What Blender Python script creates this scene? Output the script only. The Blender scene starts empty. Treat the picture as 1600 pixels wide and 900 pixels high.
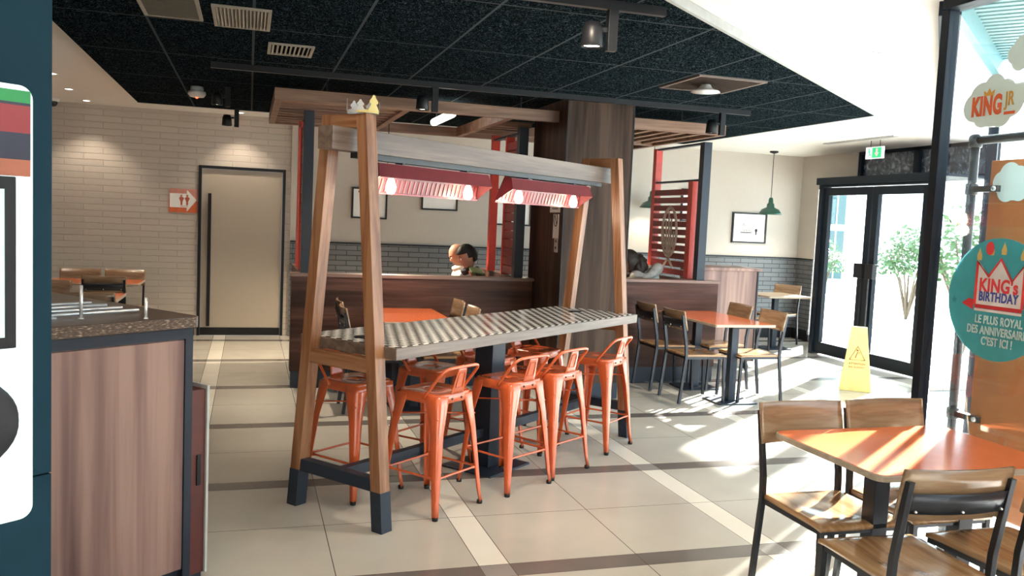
import bpy, bmesh, math, random
from mathutils import Vector, Matrix, noise as mnoise
random.seed(7)
S = bpy.context.scene
COL = S.collection
PI = math.pi

# ------------------------------------------------------------------ camera
# metres; X runs along the back wall, Y away from the camera, Z up. The floor is z = 0.
EYE = 1.6
yaw, pitch, roll, FPX = 0.29917, 0.078298, 0.04423, 1343.6
fw = Vector((math.sin(yaw)*math.cos(pitch), math.cos(yaw)*math.cos(pitch), -math.sin(pitch)))
rt = Vector((math.cos(yaw), -math.sin(yaw), 0)); up = rt.cross(fw)
r2 = math.cos(roll)*rt + math.sin(roll)*up; u2 = -math.sin(roll)*rt + math.cos(roll)*up
cam = bpy.data.objects.new('camera', bpy.data.cameras.new('camera')); COL.objects.link(cam)
cam.matrix_world = Matrix(((r2.x, u2.x, -fw.x, 0), (r2.y, u2.y, -fw.y, 0), (r2.z, u2.z, -fw.z, EYE), (0, 0, 0, 1)))
cam.data.sensor_width = 36; cam.data.lens = FPX/1600*36; cam.data.clip_start = .02; cam.data.clip_end = 200
S.camera = cam

# ------------------------------------------------------------------ world, sun, window light, exposure
WORLD = 5.0
w = bpy.data.worlds.new('sky'); S.world = w; w.use_nodes = True
bg = w.node_tree.nodes['Background']; bg.inputs[0].default_value = (.80, .92, 1, 1); bg.inputs[1].default_value = WORLD
sl = bpy.data.lights.new('sun', 'SUN'); sl.energy = 85; sl.angle = math.radians(1.2); sl.color = (1, .96, .9)
sun = bpy.data.objects.new('sun', sl); COL.objects.link(sun); sun.location = (12, 14, 6)
sun.rotation_euler = Vector((-.80, -.60, -.37)).to_track_quat('-Z', 'Y').to_euler()
S.view_settings.view_transform = 'Standard'; S.view_settings.look = 'None'
S.view_settings.exposure = 0.16; S.view_settings.gamma = 1; S.view_settings.use_curve_mapping = False
def portal(loc, nrm, sx, sy):
    l = bpy.data.lights.new('window_portal', 'AREA'); l.shape = 'RECTANGLE'; l.size = sx; l.size_y = sy; l.energy = 1
    l.cycles.is_portal = True
    o = bpy.data.objects.new('window_portal', l); COL.objects.link(o); o.location = loc
    o.rotation_euler = Vector(nrm).to_track_quat('-Z', 'Y').to_euler()
portal((3.22, 1.2, 1.38), (-1, 0, 0), 4.3, 2.7)
portal((5.28, 5.58, 1.38), (-.73, .68, 0), 5.9, 2.7)
portal((8.3, 8.8, 1.3), (-1, 0, 0), 2.4, 2.8)

# ------------------------------------------------------------------ materials
MATS = {}
class NT:
    def __init__(s, name):
        s.m = bpy.data.materials.new(name); s.m.use_nodes = True; s.t = s.m.node_tree; s.n = s.t.nodes
        s.b = s.n['Principled BSDF']; s.out = s.n['Material Output']
    def node(s, ty, **k):
        n = s.n.new(ty)
        for a, v in k.items():
            if a.startswith('i_'): n.inputs[a[2:]].default_value = v
            else: setattr(n, a, v)
        return n
    def link(s, a, b): s.t.links.new(a, b)
    def math(s, op, a, b=None, c=None):
        n = s.n.new('ShaderNodeMath'); n.operation = op
        for i, v in enumerate((a, b, c)):
            if v is None: continue
            if hasattr(v, 'is_output'): s.link(v, n.inputs[i])
            else: n.inputs[i].default_value = v
        return n.outputs[0]
    def mix(s, f, a, b):
        n = s.n.new('ShaderNodeMix'); n.data_type = 'RGBA'
        for i, v in ((0, f), (6, a), (7, b)):
            if hasattr(v, 'is_output'): s.link(v, n.inputs[i])
            else: n.inputs[i].default_value = v if i == 0 else (*v, 1)[:4]
        return n.outputs[2]
    def obj(s, scale=(1, 1, 1), rot=(0, 0, 0)):
        t = s.n.new('ShaderNodeTexCoord'); m = s.n.new('ShaderNodeMapping'); m.inputs['Scale'].default_value = scale
        m.inputs['Rotation'].default_value = rot
        s.link(t.outputs['Object'], m.inputs[0]); return m.outputs[0]
    def ramp(s, f, stops):
        r = s.n.new('ShaderNodeValToRGB'); e = r.color_ramp.elements
        while len(e) < len(stops): e.new(.5)
        for i, (p, c) in enumerate(stops): e[i].position = p; e[i].color = (*c, 1)
        s.link(f, r.inputs[0]); return r.outputs[0]
    def bump(s, h, st=.3, d=.01):
        b = s.n.new('ShaderNodeBump'); b.inputs['Strength'].default_value = st; b.inputs['Distance'].default_value = d
        s.link(h, b.inputs['Height']); s.link(b.outputs[0], s.b.inputs['Normal'])
def plain(name, col, rough=.5, metal=0, coat=0, emit=None, es=1, var=.06, spec=None):
    if name in MATS: return MATS[name]
    t = NT(name); b = t.b
    n = t.node('ShaderNodeTexNoise', i_Scale=14.0, i_Detail=3.0); t.link(t.obj(), n.inputs['Vector'])
    c2 = tuple(max(0, c*(1-var*2)) for c in col); c1 = tuple(min(1, c*(1+var)) for c in col)
    t.link(t.ramp(n.outputs[0], [(.3, c2), (.7, c1)]), b.inputs['Base Color'])
    b.inputs['Roughness'].default_value = rough; b.inputs['Metallic'].default_value = metal
    b.inputs['Coat Weight'].default_value = coat; b.inputs['Coat Roughness'].default_value = .08
    if spec is not None: b.inputs['Specular IOR Level'].default_value = spec
    if emit: b.inputs['Emission Color'].default_value = (*emit, 1); b.inputs['Emission Strength'].default_value = es
    MATS[name] = t.m; return t.m
def wood(name, cols, grain='z', rough=.4, scale=1.0, coat=0, spec=.5):
    if name in MATS: return MATS[name]
    t = NT(name); a, c = .35*scale, 7*scale
    sc = {'x': (a, c, c), 'y': (c, a, c), 'z': (c, c, a)}[grain]
    v = t.obj(sc)
    n1 = t.node('ShaderNodeTexNoise', i_Scale=1.0, i_Detail=4.0, i_Distortion=1.2); t.link(v, n1.inputs['Vector'])
    n2 = t.node('ShaderNodeTexNoise', i_Scale=6.0, i_Detail=3.0, i_Distortion=.4); t.link(v, n2.inputs['Vector'])
    f = t.math('ADD', t.math('MULTIPLY', n1.outputs[0], .75), t.math('MULTIPLY', n2.outputs[0], .25))
    col = t.ramp(f, [(.38, cols[0]), (.5, cols[1]), (.61, cols[2])])
    t.link(col, t.b.inputs['Base Color']); t.b.inputs['Roughness'].default_value = rough; t.b.inputs['Specular IOR Level'].default_value = spec
    t.b.inputs['Coat Weight'].default_value = coat; t.b.inputs['Coat Roughness'].default_value = .12
    t.bump(n2.outputs[0], .08, .003)
    MATS[name] = t.m; return t.m
def glass(name, tint=(.94, .98, .985), refl=.08, rough=.02):
    t = NT(name); t.n.remove(t.b)
    tr = t.node('ShaderNodeBsdfTransparent'); tr.inputs[0].default_value = (*tint, 1)
    gl = t.node('ShaderNodeBsdfGlossy'); gl.inputs['Roughness'].default_value = rough
    lw = t.node('ShaderNodeFresnel', i_IOR=1.45); mx = t.node('ShaderNodeMixShader')
    t.link(t.math('MULTIPLY', lw.outputs[0], refl*3), mx.inputs[0])
    t.link(tr.outputs[0], mx.inputs[1]); t.link(gl.outputs[0], mx.inputs[2]); t.link(mx.outputs[0], t.out.inputs[0])
    return t.m

def floor_mat():
    t = NT('floor_tiles'); tc = t.n.new('ShaderNodeTexCoord'); sp = t.n.new('ShaderNodeSeparateXYZ')
    t.link(tc.outputs['Object'], sp.inputs[0])
    P = 1.445
    def per(out, off): return t.math('MODULO', t.math('ADD', out, 20*P - off), P)
    x = per(sp.outputs[0], 1.045); y = per(sp.outputs[1], 3.585)
    sx = t.math('LESS_THAN', x, .15); sy = t.math('LESS_THAN', y, .138)
    def line(v, at, wd=.0022): return t.math('LESS_THAN', t.math('ABSOLUTE', t.math('SUBTRACT', v, at)), wd)
    j = None
    for q in (line(x, .15), line(x, .7975), line(x, 0.003), line(y, .7915), line(y, .138), line(y, .003)):
        j = q if j is None else t.math('MAXIMUM', j, q)
    n = t.node('ShaderNodeTexNoise', i_Scale=1.3, i_Detail=5.0); t.link(tc.outputs['Object'], n.inputs['Vector'])
    tile = t.ramp(n.outputs[0], [(.35, (.44, .405, .35)), (.65, (.51, .475, .41))])
    strip = t.ramp(n.outputs[0], [(.35, (.70, .655, .56)), (.65, (.77, .73, .64))])
    band = t.ramp(n.outputs[0], [(.35, (.125, .108, .098)), (.65, (.16, .142, .13))])
    cross = t.ramp(n.outputs[0], [(.35, (.24, .225, .21)), (.65, (.29, .27, .25))])
    c = t.mix(sx, tile, strip); d = t.mix(sx, band, cross); c = t.mix(sy, c, d)
    c = t.mix(j, c, (.09, .08, .07)); t.link(c, t.b.inputs['Base Color'])
    t.b.inputs['Roughness'].default_value = .2; t.b.inputs['Specular IOR Level'].default_value = .5
    n3 = t.node('ShaderNodeTexNoise', i_Scale=5.0, i_Detail=2.0); t.link(tc.outputs['Object'], n3.inputs['Vector'])
    t.link(t.math('ADD', t.math('MULTIPLY', n3.outputs[0], .14), .15), t.b.inputs['Roughness'])
    return t.m
def ceil_dark():
    t = NT('black_fibre_ceiling_tiles'); tc = t.n.new('ShaderNodeTexCoord'); sp = t.n.new('ShaderNodeSeparateXYZ')
    t.link(tc.outputs['Object'], sp.inputs[0])
    def ln(o, off, p, wd=.008):
        return t.math('LESS_THAN', t.math('MODULO', t.math('ADD', o, 20*p - off + wd), p), wd*2)
    g = t.math('MAXIMUM', ln(sp.outputs[0], 1.82, .605), ln(sp.outputs[1], 4.34, 1.245))
    n = t.node('ShaderNodeTexNoise', i_Scale=38.0, i_Detail=5.0, i_Distortion=2.5); t.link(tc.outputs['Object'], n.inputs['Vector'])
    n2 = t.node('ShaderNodeTexNoise', i_Scale=120.0, i_Detail=2.0); t.link(tc.outputs['Object'], n2.inputs['Vector'])
    f = t.math('ADD', t.math('MULTIPLY', n.outputs[0], .6), t.math('MULTIPLY', n2.outputs[0], .4))
    c = t.ramp(f, [(.44, (.0015, .0025, .0035)), (.55, (.010, .016, .020)), (.66, (.09, .12, .135))])
    t.link(t.mix(g, c, (.055, .062, .066)), t.b.inputs['Base Color']); t.b.inputs['Roughness'].default_value = .85
    t.b.inputs['Specular IOR Level'].default_value = 0
    return t.m
def brick(name, c1, c2, mortar, bw, rh, mort, plane='xz', rough=.4, bump=.5, off=.5):
    t = NT(name); tc = t.n.new('ShaderNodeTexCoord'); sp = t.n.new('ShaderNodeSeparateXYZ'); cb = t.n.new('ShaderNodeCombineXYZ')
    t.link(tc.outputs['Object'], sp.inputs[0]); t.link(sp.outputs[0 if plane == 'xz' else 1], cb.inputs[0]); t.link(sp.outputs[2], cb.inputs[1])
    b = t.node('ShaderNodeTexBrick', offset=off); t.link(cb.outputs[0], b.inputs['Vector'])
    for k, v in (('Scale', 1.0), ('Brick Width', bw), ('Row Height', rh), ('Mortar Size', mort), ('Mortar Smooth', .3), ('Bias', 0.0)): b.inputs[k].default_value = v
    b.inputs['Color1'].default_value = (*c1, 1); b.inputs['Color2'].default_value = (*c2, 1); b.inputs['Mortar'].default_value = (*mortar, 1)
    t.link(b.outputs['Color'], t.b.inputs['Base Color']); t.b.inputs['Roughness'].default_value = rough
    n = t.node('ShaderNodeTexNoise', i_Scale=9.0, i_Detail=2.0); t.link(tc.outputs['Object'], n.inputs['Vector'])
    h = t.math('ADD', t.math('MULTIPLY', t.math('SUBTRACT', 1.0, b.outputs['Fac']), 1.0), t.math('MULTIPLY', n.outputs[0], .8))
    t.bump(h, bump, .006); return t.m
def checker_mat():
    t = NT('black_white_mosaic'); v = t.obj((1, 1, 1), (0, 0, 0))
    c = t.node('ShaderNodeTexChecker', i_Scale=24.0); t.link(v, c.inputs['Vector'])
    c.inputs[1].default_value = (.80, .78, .72, 1); c.inputs[2].default_value = (.022, .022, .024, 1)
    t.link(c.outputs[0], t.b.inputs['Base Color']); t.b.inputs['Roughness'].default_value = .16
    return t.m

M_FLOOR = floor_mat(); M_CDARK = ceil_dark()
M_WHITE = plain('white_ceiling_paint', (.80, .78, .74), .8, var=.01)
M_BRICK = brick('glazed_white_brick', (.55, .49, .43), (.50, .445, .39), (.46, .41, .36), .42, .075, .006, rough=.28, bump=.9)
M_TILE = brick('slate_grey_wall_tile', (.105, .11, .115), (.13, .135, .14), (.02, .02, .022), .27, .066, .006, rough=.35, bump=.5)
M_TILEY = brick('slate_grey_wall_tile_side', (.105, .11, .115), (.13, .135, .14), (.02, .02, .022), .27, .066, .006, plane='yz', rough=.35, bump=.5)
M_TAUPE = plain('taupe_wall_paint', (.48, .44, .39), .7, var=.01)
M_BLACK = plain('black_metal', (.010, .011, .014), .42, 0, spec=.3)
M_NAVY = plain('blue_black_painted_steel', (.017, .025, .040), .4, 0, spec=.35)
M_CHAIRM = plain('dark_chair_tube', (.025, .028, .036), .32, .4)
M_TEAL = plain('dark_teal_laminate', (.007, .032, .052), .6, var=.03, spec=.12)
M_ORANGE = plain('glossy_orange_enamel', (.62, .115, .035), .22, .0, coat=.6, var=.05)
M_RUBBER = plain('black_rubber', (.01, .01, .01), .7)
M_OLAM = plain('orange_table_laminate', (.82, .17, .05), .16, coat=.5, var=.03)
M_EDGE = wood('beige_plywood_edge', ((.34, .27, .2), (.42, .34, .26), (.5, .41, .32)), 'x', .5)
M_WALH = wood('walnut_panel_lengthwise', ((.022, .009, .006), (.055, .024, .017), (.10, .046, .033)), 'x', .5, .7, spec=.2)
M_WALV = wood('walnut_panel_upright', ((.022, .012, .008), (.045, .026, .018), (.075, .046, .032)), 'z', .55, .9, spec=.15)
M_WALC = wood('rosy_walnut_panel', ((.085, .04, .036), (.19, .105, .09), (.31, .19, .155)), 'z', .5, .55)
M_OAKZ = wood('oak_leg_grain', ((.16, .06, .022), (.235, .10, .042), (.31, .15, .075)), 'z', .42, 2.2)
M_OAKX = wood('oak_board_grain', ((.095, .065, .047), (.135, .096, .075), (.18, .13, .102)), 'x', .42, 2.2)
M_OAKY = wood('oak_cross_grain', ((.16, .06, .022), (.235, .10, .042), (.31, .15, .075)), 'y', .42, 2.2)
M_PERG = wood('brown_pergola_board', ((.13, .07, .045), (.20, .11, .07), (.27, .16, .105)), 'x', .5, 1.5)
M_SEAT = wood('varnished_oak_seat', ((.27, .14, .06), (.38, .215, .10), (.47, .29, .15)), 'y', .16, 1.3, coat=.5)
M_BACKW = wood('varnished_oak_back', ((.19, .11, .06), (.27, .17, .10), (.34, .23, .145)), 'x', .22, 1.3, coat=.3)
M_MOSAIC = checker_mat()
M_REDSH = plain('dark_red_enamel_shade', (.15, .018, .024), .35, .1, coat=.3)
M_REDPO = plain('red_lacquer_post', (.55, .055, .035), .4)
M_REDSL = plain('dark_red_slat', (.23, .022, .02), .45)
M_GREEN = plain('green_enamel_lamp', (.012, .09, .06), .3, coat=.4)
M_CHROME = plain('polished_steel', (.78, .80, .82), .25, .55)
M_GREY = plain('grey_plastic', (.42, .43, .43), .5)
M_OFFW = plain('off_white_plastic', (.72, .72, .70), .5)
M_GLASS = glass('clear_window_glass')
M_TGLASS = glass('tinted_transom_glass', (.16, .2, .24), .12, .1)
M_FRAME = plain('blue_grey_window_frame', (.007, .012, .020), .5, 0, spec=.2)
M_PAPER = plain('white_paper', (.86, .85, .82), .7, var=.01)
M_INK = plain('black_ink', (.02, .02, .02), .7)
M_SGREY = plain('sketch_grey', (.3, .3, .3), .7)
M_LED = plain('lit_lamp_face', (1, 1, 1), .5, emit=(1, .95, .86), es=14)
M_WLED = plain('warm_bulb', (1, .9, .8), .5, emit=(1, .80, .58), es=13)

# ------------------------------------------------------------------ geometry helpers
class MB:
    def __init__(s): s.v = []; s.f = []; s.sm = []
    def add(s, vs, fs, smooth=False):
        o = len(s.v); s.v += [tuple(q) for q in vs]; s.f += [[i+o for i in q] for q in fs]; s.sm += [smooth]*len(fs); return s
    def box(s, x0, x1, y0, y1, z0, z1):
        vs = [(x, y, z) for z in (z0, z1) for y in (y0, y1) for x in (x0, x1)]
        return s.add(vs, [(0, 2, 3, 1), (4, 5, 7, 6), (0, 1, 5, 4), (2, 6, 7, 3), (0, 4, 6, 2), (1, 3, 7, 5)])
    def hexa(s, lo, hi):   # two quads (bottom and top) with matching corners, counter-clockwise from above
        return s.add(list(lo)+list(hi), [(3, 2, 1, 0), (4, 5, 6, 7), (0, 1, 5, 4), (1, 2, 6, 5), (2, 3, 7, 6), (3, 0, 4, 7)])
    def bar(s, p, q, a, b, ref=(0, 0, 1)):   # rectangular bar, a across, b along ref-ish
        p, q = Vector(p), Vector(q); d = (q-p).normalized(); r = Vector(ref)
        if abs(d.dot(r)) > .95: r = Vector((1, 0, 0))
        x = d.cross(r).normalized(); y = x.cross(d).normalized()
        vs = [e + x*sx*a/2 + y*sy*b/2 for e in (p, q) for sx, sy in ((-1, -1), (1, -1), (1, 1), (-1, 1))]
        return s.add(vs, [(0, 1, 2, 3), (7, 6, 5, 4), (0, 4, 5, 1), (1, 5, 6, 2), (2, 6, 7, 3), (3, 7, 4, 0)])
    def tube(s, pts, r, n=8, cap=True, smooth=True, closed=False):
        pts = [Vector(p) for p in pts]; rs = r if isinstance(r, (list, tuple)) else [r]*len(pts)
        ref = None; rings = []
        for i, p in enumerate(pts):
            if closed: d = (pts[(i+1) % len(pts)]-pts[i-1])
            else: d = (pts[min(i+1, len(pts)-1)]-pts[max(i-1, 0)])
            d.normalize()
            if ref is None: ref = Vector((0, 0, 1)) if abs(d.z) < .9 else Vector((1, 0, 0))
            x = d.cross(ref)
            if x.length < 1e-4: x = d.orthogonal()
            x.normalize(); y = x.cross(d).normalized(); ref = y
            rings.append([p + (x*math.cos(2*PI*k/n)+y*math.sin(2*PI*k/n))*rs[i] for k in range(n)])
        vs = [v for g in rings for v in g]; fs = []
        m = len(pts)
        for i in range(m if closed else m-1):
            for k in range(n):
                a = i*n+k; b = i*n+(k+1) % n; c = ((i+1) % m)*n+(k+1) % n; e = ((i+1) % m)*n+k
                fs.append((a, b, c, e))
        if cap and not closed: fs += [tuple(range(n-1, -1, -1)), tuple((m-1)*n+k for k in range(n))]
        return s.add(vs, fs, smooth)
    def lathe(s, prof, c=(0, 0, 0), n=24, axis='z', smooth=True):
        vs = []
        for r, h in prof:
            for k in range(n):
                a = 2*PI*k/n; x, y = r*math.cos(a), r*math.sin(a)
                p = {'z': (x, y, h), 'x': (h, x, y), 'y': (x, h, y)}[axis]
                vs.append((c[0]+p[0], c[1]+p[1], c[2]+p[2]))
        fs = [(i*n+k, i*n+(k+1) % n, (i+1)*n+(k+1) % n, (i+1)*n+k) for i in range(len(prof)-1) for k in range(n)]
        if prof[0][0] > 1e-5: fs.append(tuple(range(n-1, -1, -1)))
        if prof[-1][0] > 1e-5: fs.append(tuple((len(prof)-1)*n+k for k in range(n)))
        return s.add(vs, fs, smooth)
    def prism(s, poly, h0, h1, ax='z'):   # polygon in the plane normal to ax, extruded h0..h1
        def P(a, b, h): return {'z': (a, b, h), 'y': (a, h, b), 'x': (h, a, b)}[ax]
        n = len(poly); vs = [P(a, b, h0) for a, b in poly]+[P(a, b, h1) for a, b in poly]
        fs = [tuple(range(n-1, -1, -1)), tuple(range(n, 2*n))]+[(i, (i+1) % n, n+(i+1) % n, n+i) for i in range(n)]
        return s.add(vs, fs)
    def sheet(s, fn, nu, nv, th, smooth=True):   # surface fn(u,v) -> point, thickened downwards along th vector
        th = Vector(th); vs = []
        for L in (0, 1):
            for j in range(nv+1):
                for i in range(nu+1): vs.append(Vector(fn(i/nu, j/nv)) + th*L)
        N = (nu+1)*(nv+1); fs = []
        for j in range(nv):
            for i in range(nu):
                a = j*(nu+1)+i; q = (a, a+1, a+nu+2, a+nu+1); fs.append(q); fs.append(tuple(N+k for k in reversed(q)))
        for i in range(nu):
            a = i; b = i+1; fs.append((b, a, N+a, N+b)); a = nv*(nu+1)+i; b = a+1; fs.append((a, b, N+b, N+a))
        for j in range(nv):
            a = j*(nu+1); b = a+nu+1; fs.append((a, b, N+b, N+a)); a = j*(nu+1)+nu; b = a+nu+1; fs.append((b, a, N+a, N+b))
        return s.add(vs, fs, smooth)
    def build(s, name, mat, parent=None, bevel=0, seg=2, loc=None):
        me = bpy.data.meshes.new(name); me.from_pydata(s.v, [], s.f)
        bm = bmesh.new(); bm.from_mesh(me); bmesh.ops.recalc_face_normals(bm, faces=bm.faces); bm.to_mesh(me); bm.free()
        me.polygons.foreach_set('use_smooth', s.sm); me.materials.append(mat); me.update()
        o = bpy.data.objects.new(name, me); COL.objects.link(o)
        if parent: o.parent = parent
        if loc: o.location = loc
        if bevel:
            m = o.modifiers.new('bevel', 'BEVEL'); m.width = bevel; m.segments = seg; m.limit_method = 'ANGLE'; m.angle_limit = math.radians(50)
        return o
def box(x0, x1, y0, y1, z0, z1): return MB().box(x0, x1, y0, y1, z0, z1)
def tag(o, label, cat, group=None):
    o['label'] = label; o['category'] = cat
    if group: o['group'] = group
    return o
def thing(name, label, cat, loc=(0, 0, 0), rot=0, group=None):
    o = bpy.data.objects.new(name, None); COL.objects.link(o); o.empty_display_size = .1
    o.location = loc; o.rotation_euler = (0, 0, rot); return tag(o, label, cat, group)
def struct(o): o['kind'] = 'structure'; return o
def dup(root, loc, rot, label, group=None):
    def cp(o, par):
        c = o.copy(); COL.objects.link(c)
        if par: c.parent = par
        for ch in list(o.children): cp(ch, c)
        return c
    r = cp(root, None); r.location = loc; r.rotation_euler = (0, 0, rot); r['label'] = label
    if group: r['group'] = group
    return r
def text(name, s, size, mat, parent, mtx, bold=.012, depth=.0008, align='CENTER', sx=1.0):
    cu = bpy.data.curves.new(name, 'FONT'); cu.body = s; cu.size = size; cu.extrude = depth; cu.offset = bold*size; cu.align_x = align; cu.align_y = 'CENTER'
    cu.space_character = 1.0 + bold*2
    o = bpy.data.objects.new(name, cu); COL.objects.link(o)
    me = bpy.data.meshes.new_from_object(o.evaluated_get(bpy.context.evaluated_depsgraph_get()))
    bpy.data.objects.remove(o); me.transform(mtx @ Matrix.Diagonal((sx, 1, 1, 1))); me.materials.clear(); me.materials.append(mat)
    q = bpy.data.objects.new(name, me); COL.objects.link(q)
    if parent: q.parent = parent
    return q
def arc(cx, cy, r, a0, a1, n=10): return [(cx+r*math.cos(math.radians(a0+(a1-a0)*i/n)), cy+r*math.sin(math.radians(a0+(a1-a0)*i/n))) for i in range(n+1)]
def rrect(x0, x1, y0, y1, r, n=5):
    return arc(x1-r, y0+r, r, -90, 0, n)+arc(x1-r, y1-r, r, 0, 90, n)+arc(x0+r, y1-r, r, 90, 180, n)+arc(x0+r, y0+r, r, 180, 270, n)

# the diagonal axes of the communal table, counter and kiosk
DIAG = math.radians(90-51.8326)
U = Vector((math.cos(DIAG), math.sin(DIAG), 0)); V = Vector((U.y, -U.x, 0))
O0 = Vector((.466, 4.447, 0))
def W(a, b, z=0): return O0 + a*U + b*V + Vector((0, 0, z))

# ================================================================== THE SETTING
XL, YN, YB, ZC = -3.6, -1.6, 11.30, 2.75
PLAN = [(XL, YN), (3.2, YN), (3.2, 3.43), (7.36, 7.83), (8.15, 7.83), (8.15, 11.6), (XL, 11.6)]
struct(MB().prism(PLAN, -.12, 0).build('floor', M_FLOOR))
cb = MB().prism(PLAN, ZC, ZC+.15)
struct(cb.build('ceiling', M_WHITE))
dk = MB().prism([(-1.18, 1.44), (5.45, 6.65), (5.45, 10.28), (-1.18, 10.28)], 2.70, 2.752)
dc = struct(dk.build('ceiling_dark', M_CDARK)); dc['label'] = 'black fibre tile ceiling panel'
# thin light-grey edge profile round the dark panel
tr = MB()
for p, q in (((-1.18, 1.44), (5.45, 6.65)), ((5.45, 6.65), (5.45, 10.28)), ((5.45, 10.28), (-1.18, 10.28))):
    tr.bar((*p, 2.722), (*q, 2.722), .022, .05)
struct(tr.build('trim_1', plain('grey_edge_profile', (.36, .37, .36), .5)))
# left part of the rear wall: glazed bricks, with the washroom door
DX0, DX1, DZ = -.60, .435, 2.11
wl = MB().box(XL, DX0, YB+.03, YB+.2, 0, ZC).box(DX0, DX1, YB+.03, YB+.2, DZ, ZC).box(DX1, .52, YB+.03, YB+.2, 0, ZC)
struct(wl.build('wall_back', M_BRICK))
struct(box(.50, 8.15, YB-.02, YB+.2, 0, ZC).build('wall_rear', M_TAUPE))
struct(box(.503, 8.0, YB-.035, YB-.02, 0, 1.205).build('trim_2', M_TILE))
struct(box(.503, 8.0, YB-.045, YB-.02, 1.205, 1.225).build('trim_3', M_BLACK))
struct(MB().box(8.0, 8.15, 10.86, YB-.02, 0, ZC).box(8.0, 8.15, 10.06, 10.86, 2.34, ZC).build('wall_right', M_TAUPE))
struct(box(7.985, 8.0, 10.86, YB-.035, 0, 1.205).build('trim_4', M_TILEY))
struct(box(7.975, 8.0, 10.86, YB-.045, 1.205, 1.225).build('trim_5', M_BLACK))
struct(box(XL-.15, XL, YN, 11.5, 0, ZC).build('wall_left', M_BRICK))
struct(box(XL, 3.3, YN-.15, YN, 0, ZC).build('wall_near', M_TAUPE))
struct(MB().box(XL, DX0-.03, YB+.012, YB+.03, 0, .09).build('baseboard_back', M_BLACK))
struct(MB().box(.6, 7.96, YB-.055, YB-.035, 0, .16).build('baseboard_rear', M_BLACK))
struct(MB().box(7.965, 7.985, 10.86, YB-.06, 0, .16).build('baseboard_right', M_BLACK))
# washroom door
d = thing('door_1', '', 'door', ((DX0+DX1)/2, YB+.02, 0)); del d['label'], d['category']; d['kind'] = 'structure'
hw = (DX1-DX0)/2
fr = MB().box(-hw, -hw+.035, -.02, .12, 0, DZ).box(hw-.035, hw, -.02, .12, 0, DZ).box(-hw+.035, hw-.035, -.02, .12, DZ-.035, DZ)
fr.build('door_frame', M_BLACK, d)
MB().box(-hw+.037, hw-.037, .01, .055, .10, DZ-.037).build('door_leaf', plain('beige_door_paint', (.43, .37, .30), .5, var=.01), d)
MB().box(-hw+.037, hw-.037, .004, .055, .003, .098).build('kick_plate', M_BLACK, d)
hd = MB().box(-.405, -.365, -.045, -.02, .12, 1.77).box(-.395, -.375, -.02, .01, .35, .37).box(-.395, -.375, -.02, .01, 1.5, 1.52)
hd.build('pull_bar', M_BLACK, d)

# glazed entrance lobby at X = 7.25 with two leaves
XF = 7.25
e = thing('door_2', '', 'door', (XF, 8.83, 0)); del e['label'], e['category']; e['kind'] = 'structure'
ef = MB().box(0, .14, .93, 1.0, 0, 2.33).box(0, .14, -1.0, -.93, 0, 2.33).box(0, .14, -.93, .93, 2.22, 2.33).box(-.04, 0, -1.02, 1.02, 2.25, 2.34)
ef.build('door_frame', M_FRAME, e, .004)
MB().prism([(.14, -1.0), (.76, -1.0), (.76, 2.03), (.14, 1.12)], 2.31, 2.34).build('lobby_roof', M_FRAME, e)
for sgn, nm in ((1, 'left'), (-1, 'right')):
    def yy(a, b): return (min(sgn*a, sgn*b), max(sgn*a, sgn*b))
    lf = MB()
    for a, b, z0, z1 in ((.012, .105, .02, 2.21), (.83, .925, .02, 2.21), (.105, .83, .02, .17), (.105, .83, 2.11, 2.21)):
        y0, y1 = yy(a, b); lf.box(.03, .09, y0, y1, z0, z1)
    lo = lf.build('door_leaf', M_FRAME, e, .004)
    y0, y1 = yy(.105, .83); box(.055, .065, y0, y1, .17, 2.11).build('pane', M_GLASS, lo)
    y0, y1 = yy(.03, .10)
    y2, y3 = yy(.03, .17)
    MB().box(-.035, .028, y2, y3, 1.08, 1.26).box(-.03, -.005, y0, y1, .35, 1.08).box(-.005, .028, y0, y1, .36, .40).build('handle', M_BLACK, lo, .004)
struct(MB().bar((7.33, 9.86, .05), (8.02, 10.84, .05), .05, .1).bar((7.33, 9.86, 2.28), (8.02, 10.84, 2.28), .05, .06).build('trim_6', M_FRAME))
struct(MB().bar((7.34, 9.87, 1.17), (8.01, 10.83, 1.17), .01, 2.1).build('window_5', M_GLASS))
# transom glazing above the lobby in the outer wall
t = thing('window_1', '', '', (8.02, 8.9, 2.34)); del t['label'], t['category']; t['kind'] = 'structure'
MB().box(0, .1, 1.10, 1.16, 0, .41).box(0, .1, .03, .13, 0, .41).box(0, .1, -1.1, -1.0, 0, .41).box(0, .1, -1.0, 1.10, .37, .41).box(0, .1, -1.1, 1.16, -.03, .03).build('window_frame', M_FRAME, t)
def pane_mat():
    t_ = NT('dark_transom_pane'); n = t_.node('ShaderNodeTexNoise', i_Scale=9.0, i_Detail=9.0, i_Distortion=1.5); t_.link(t_.obj(), n.inputs['Vector'])
    t_.link(t_.ramp(n.outputs[0], [(.40, (.03, .045, .075)), (.54, (.09, .12, .17)), (.68, (.35, .43, .5))]), t_.b.inputs['Base Color'])
    t_.b.inputs['Roughness'].default_value = .15; return t_.m
M_PANE = pane_mat()
box(.045, .055, .13, 1.10, .03, .37).build('pane', M_PANE, t); box(.045, .055, -1.0, .03, .03, .37).build('pane', M_PANE, t)
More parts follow.
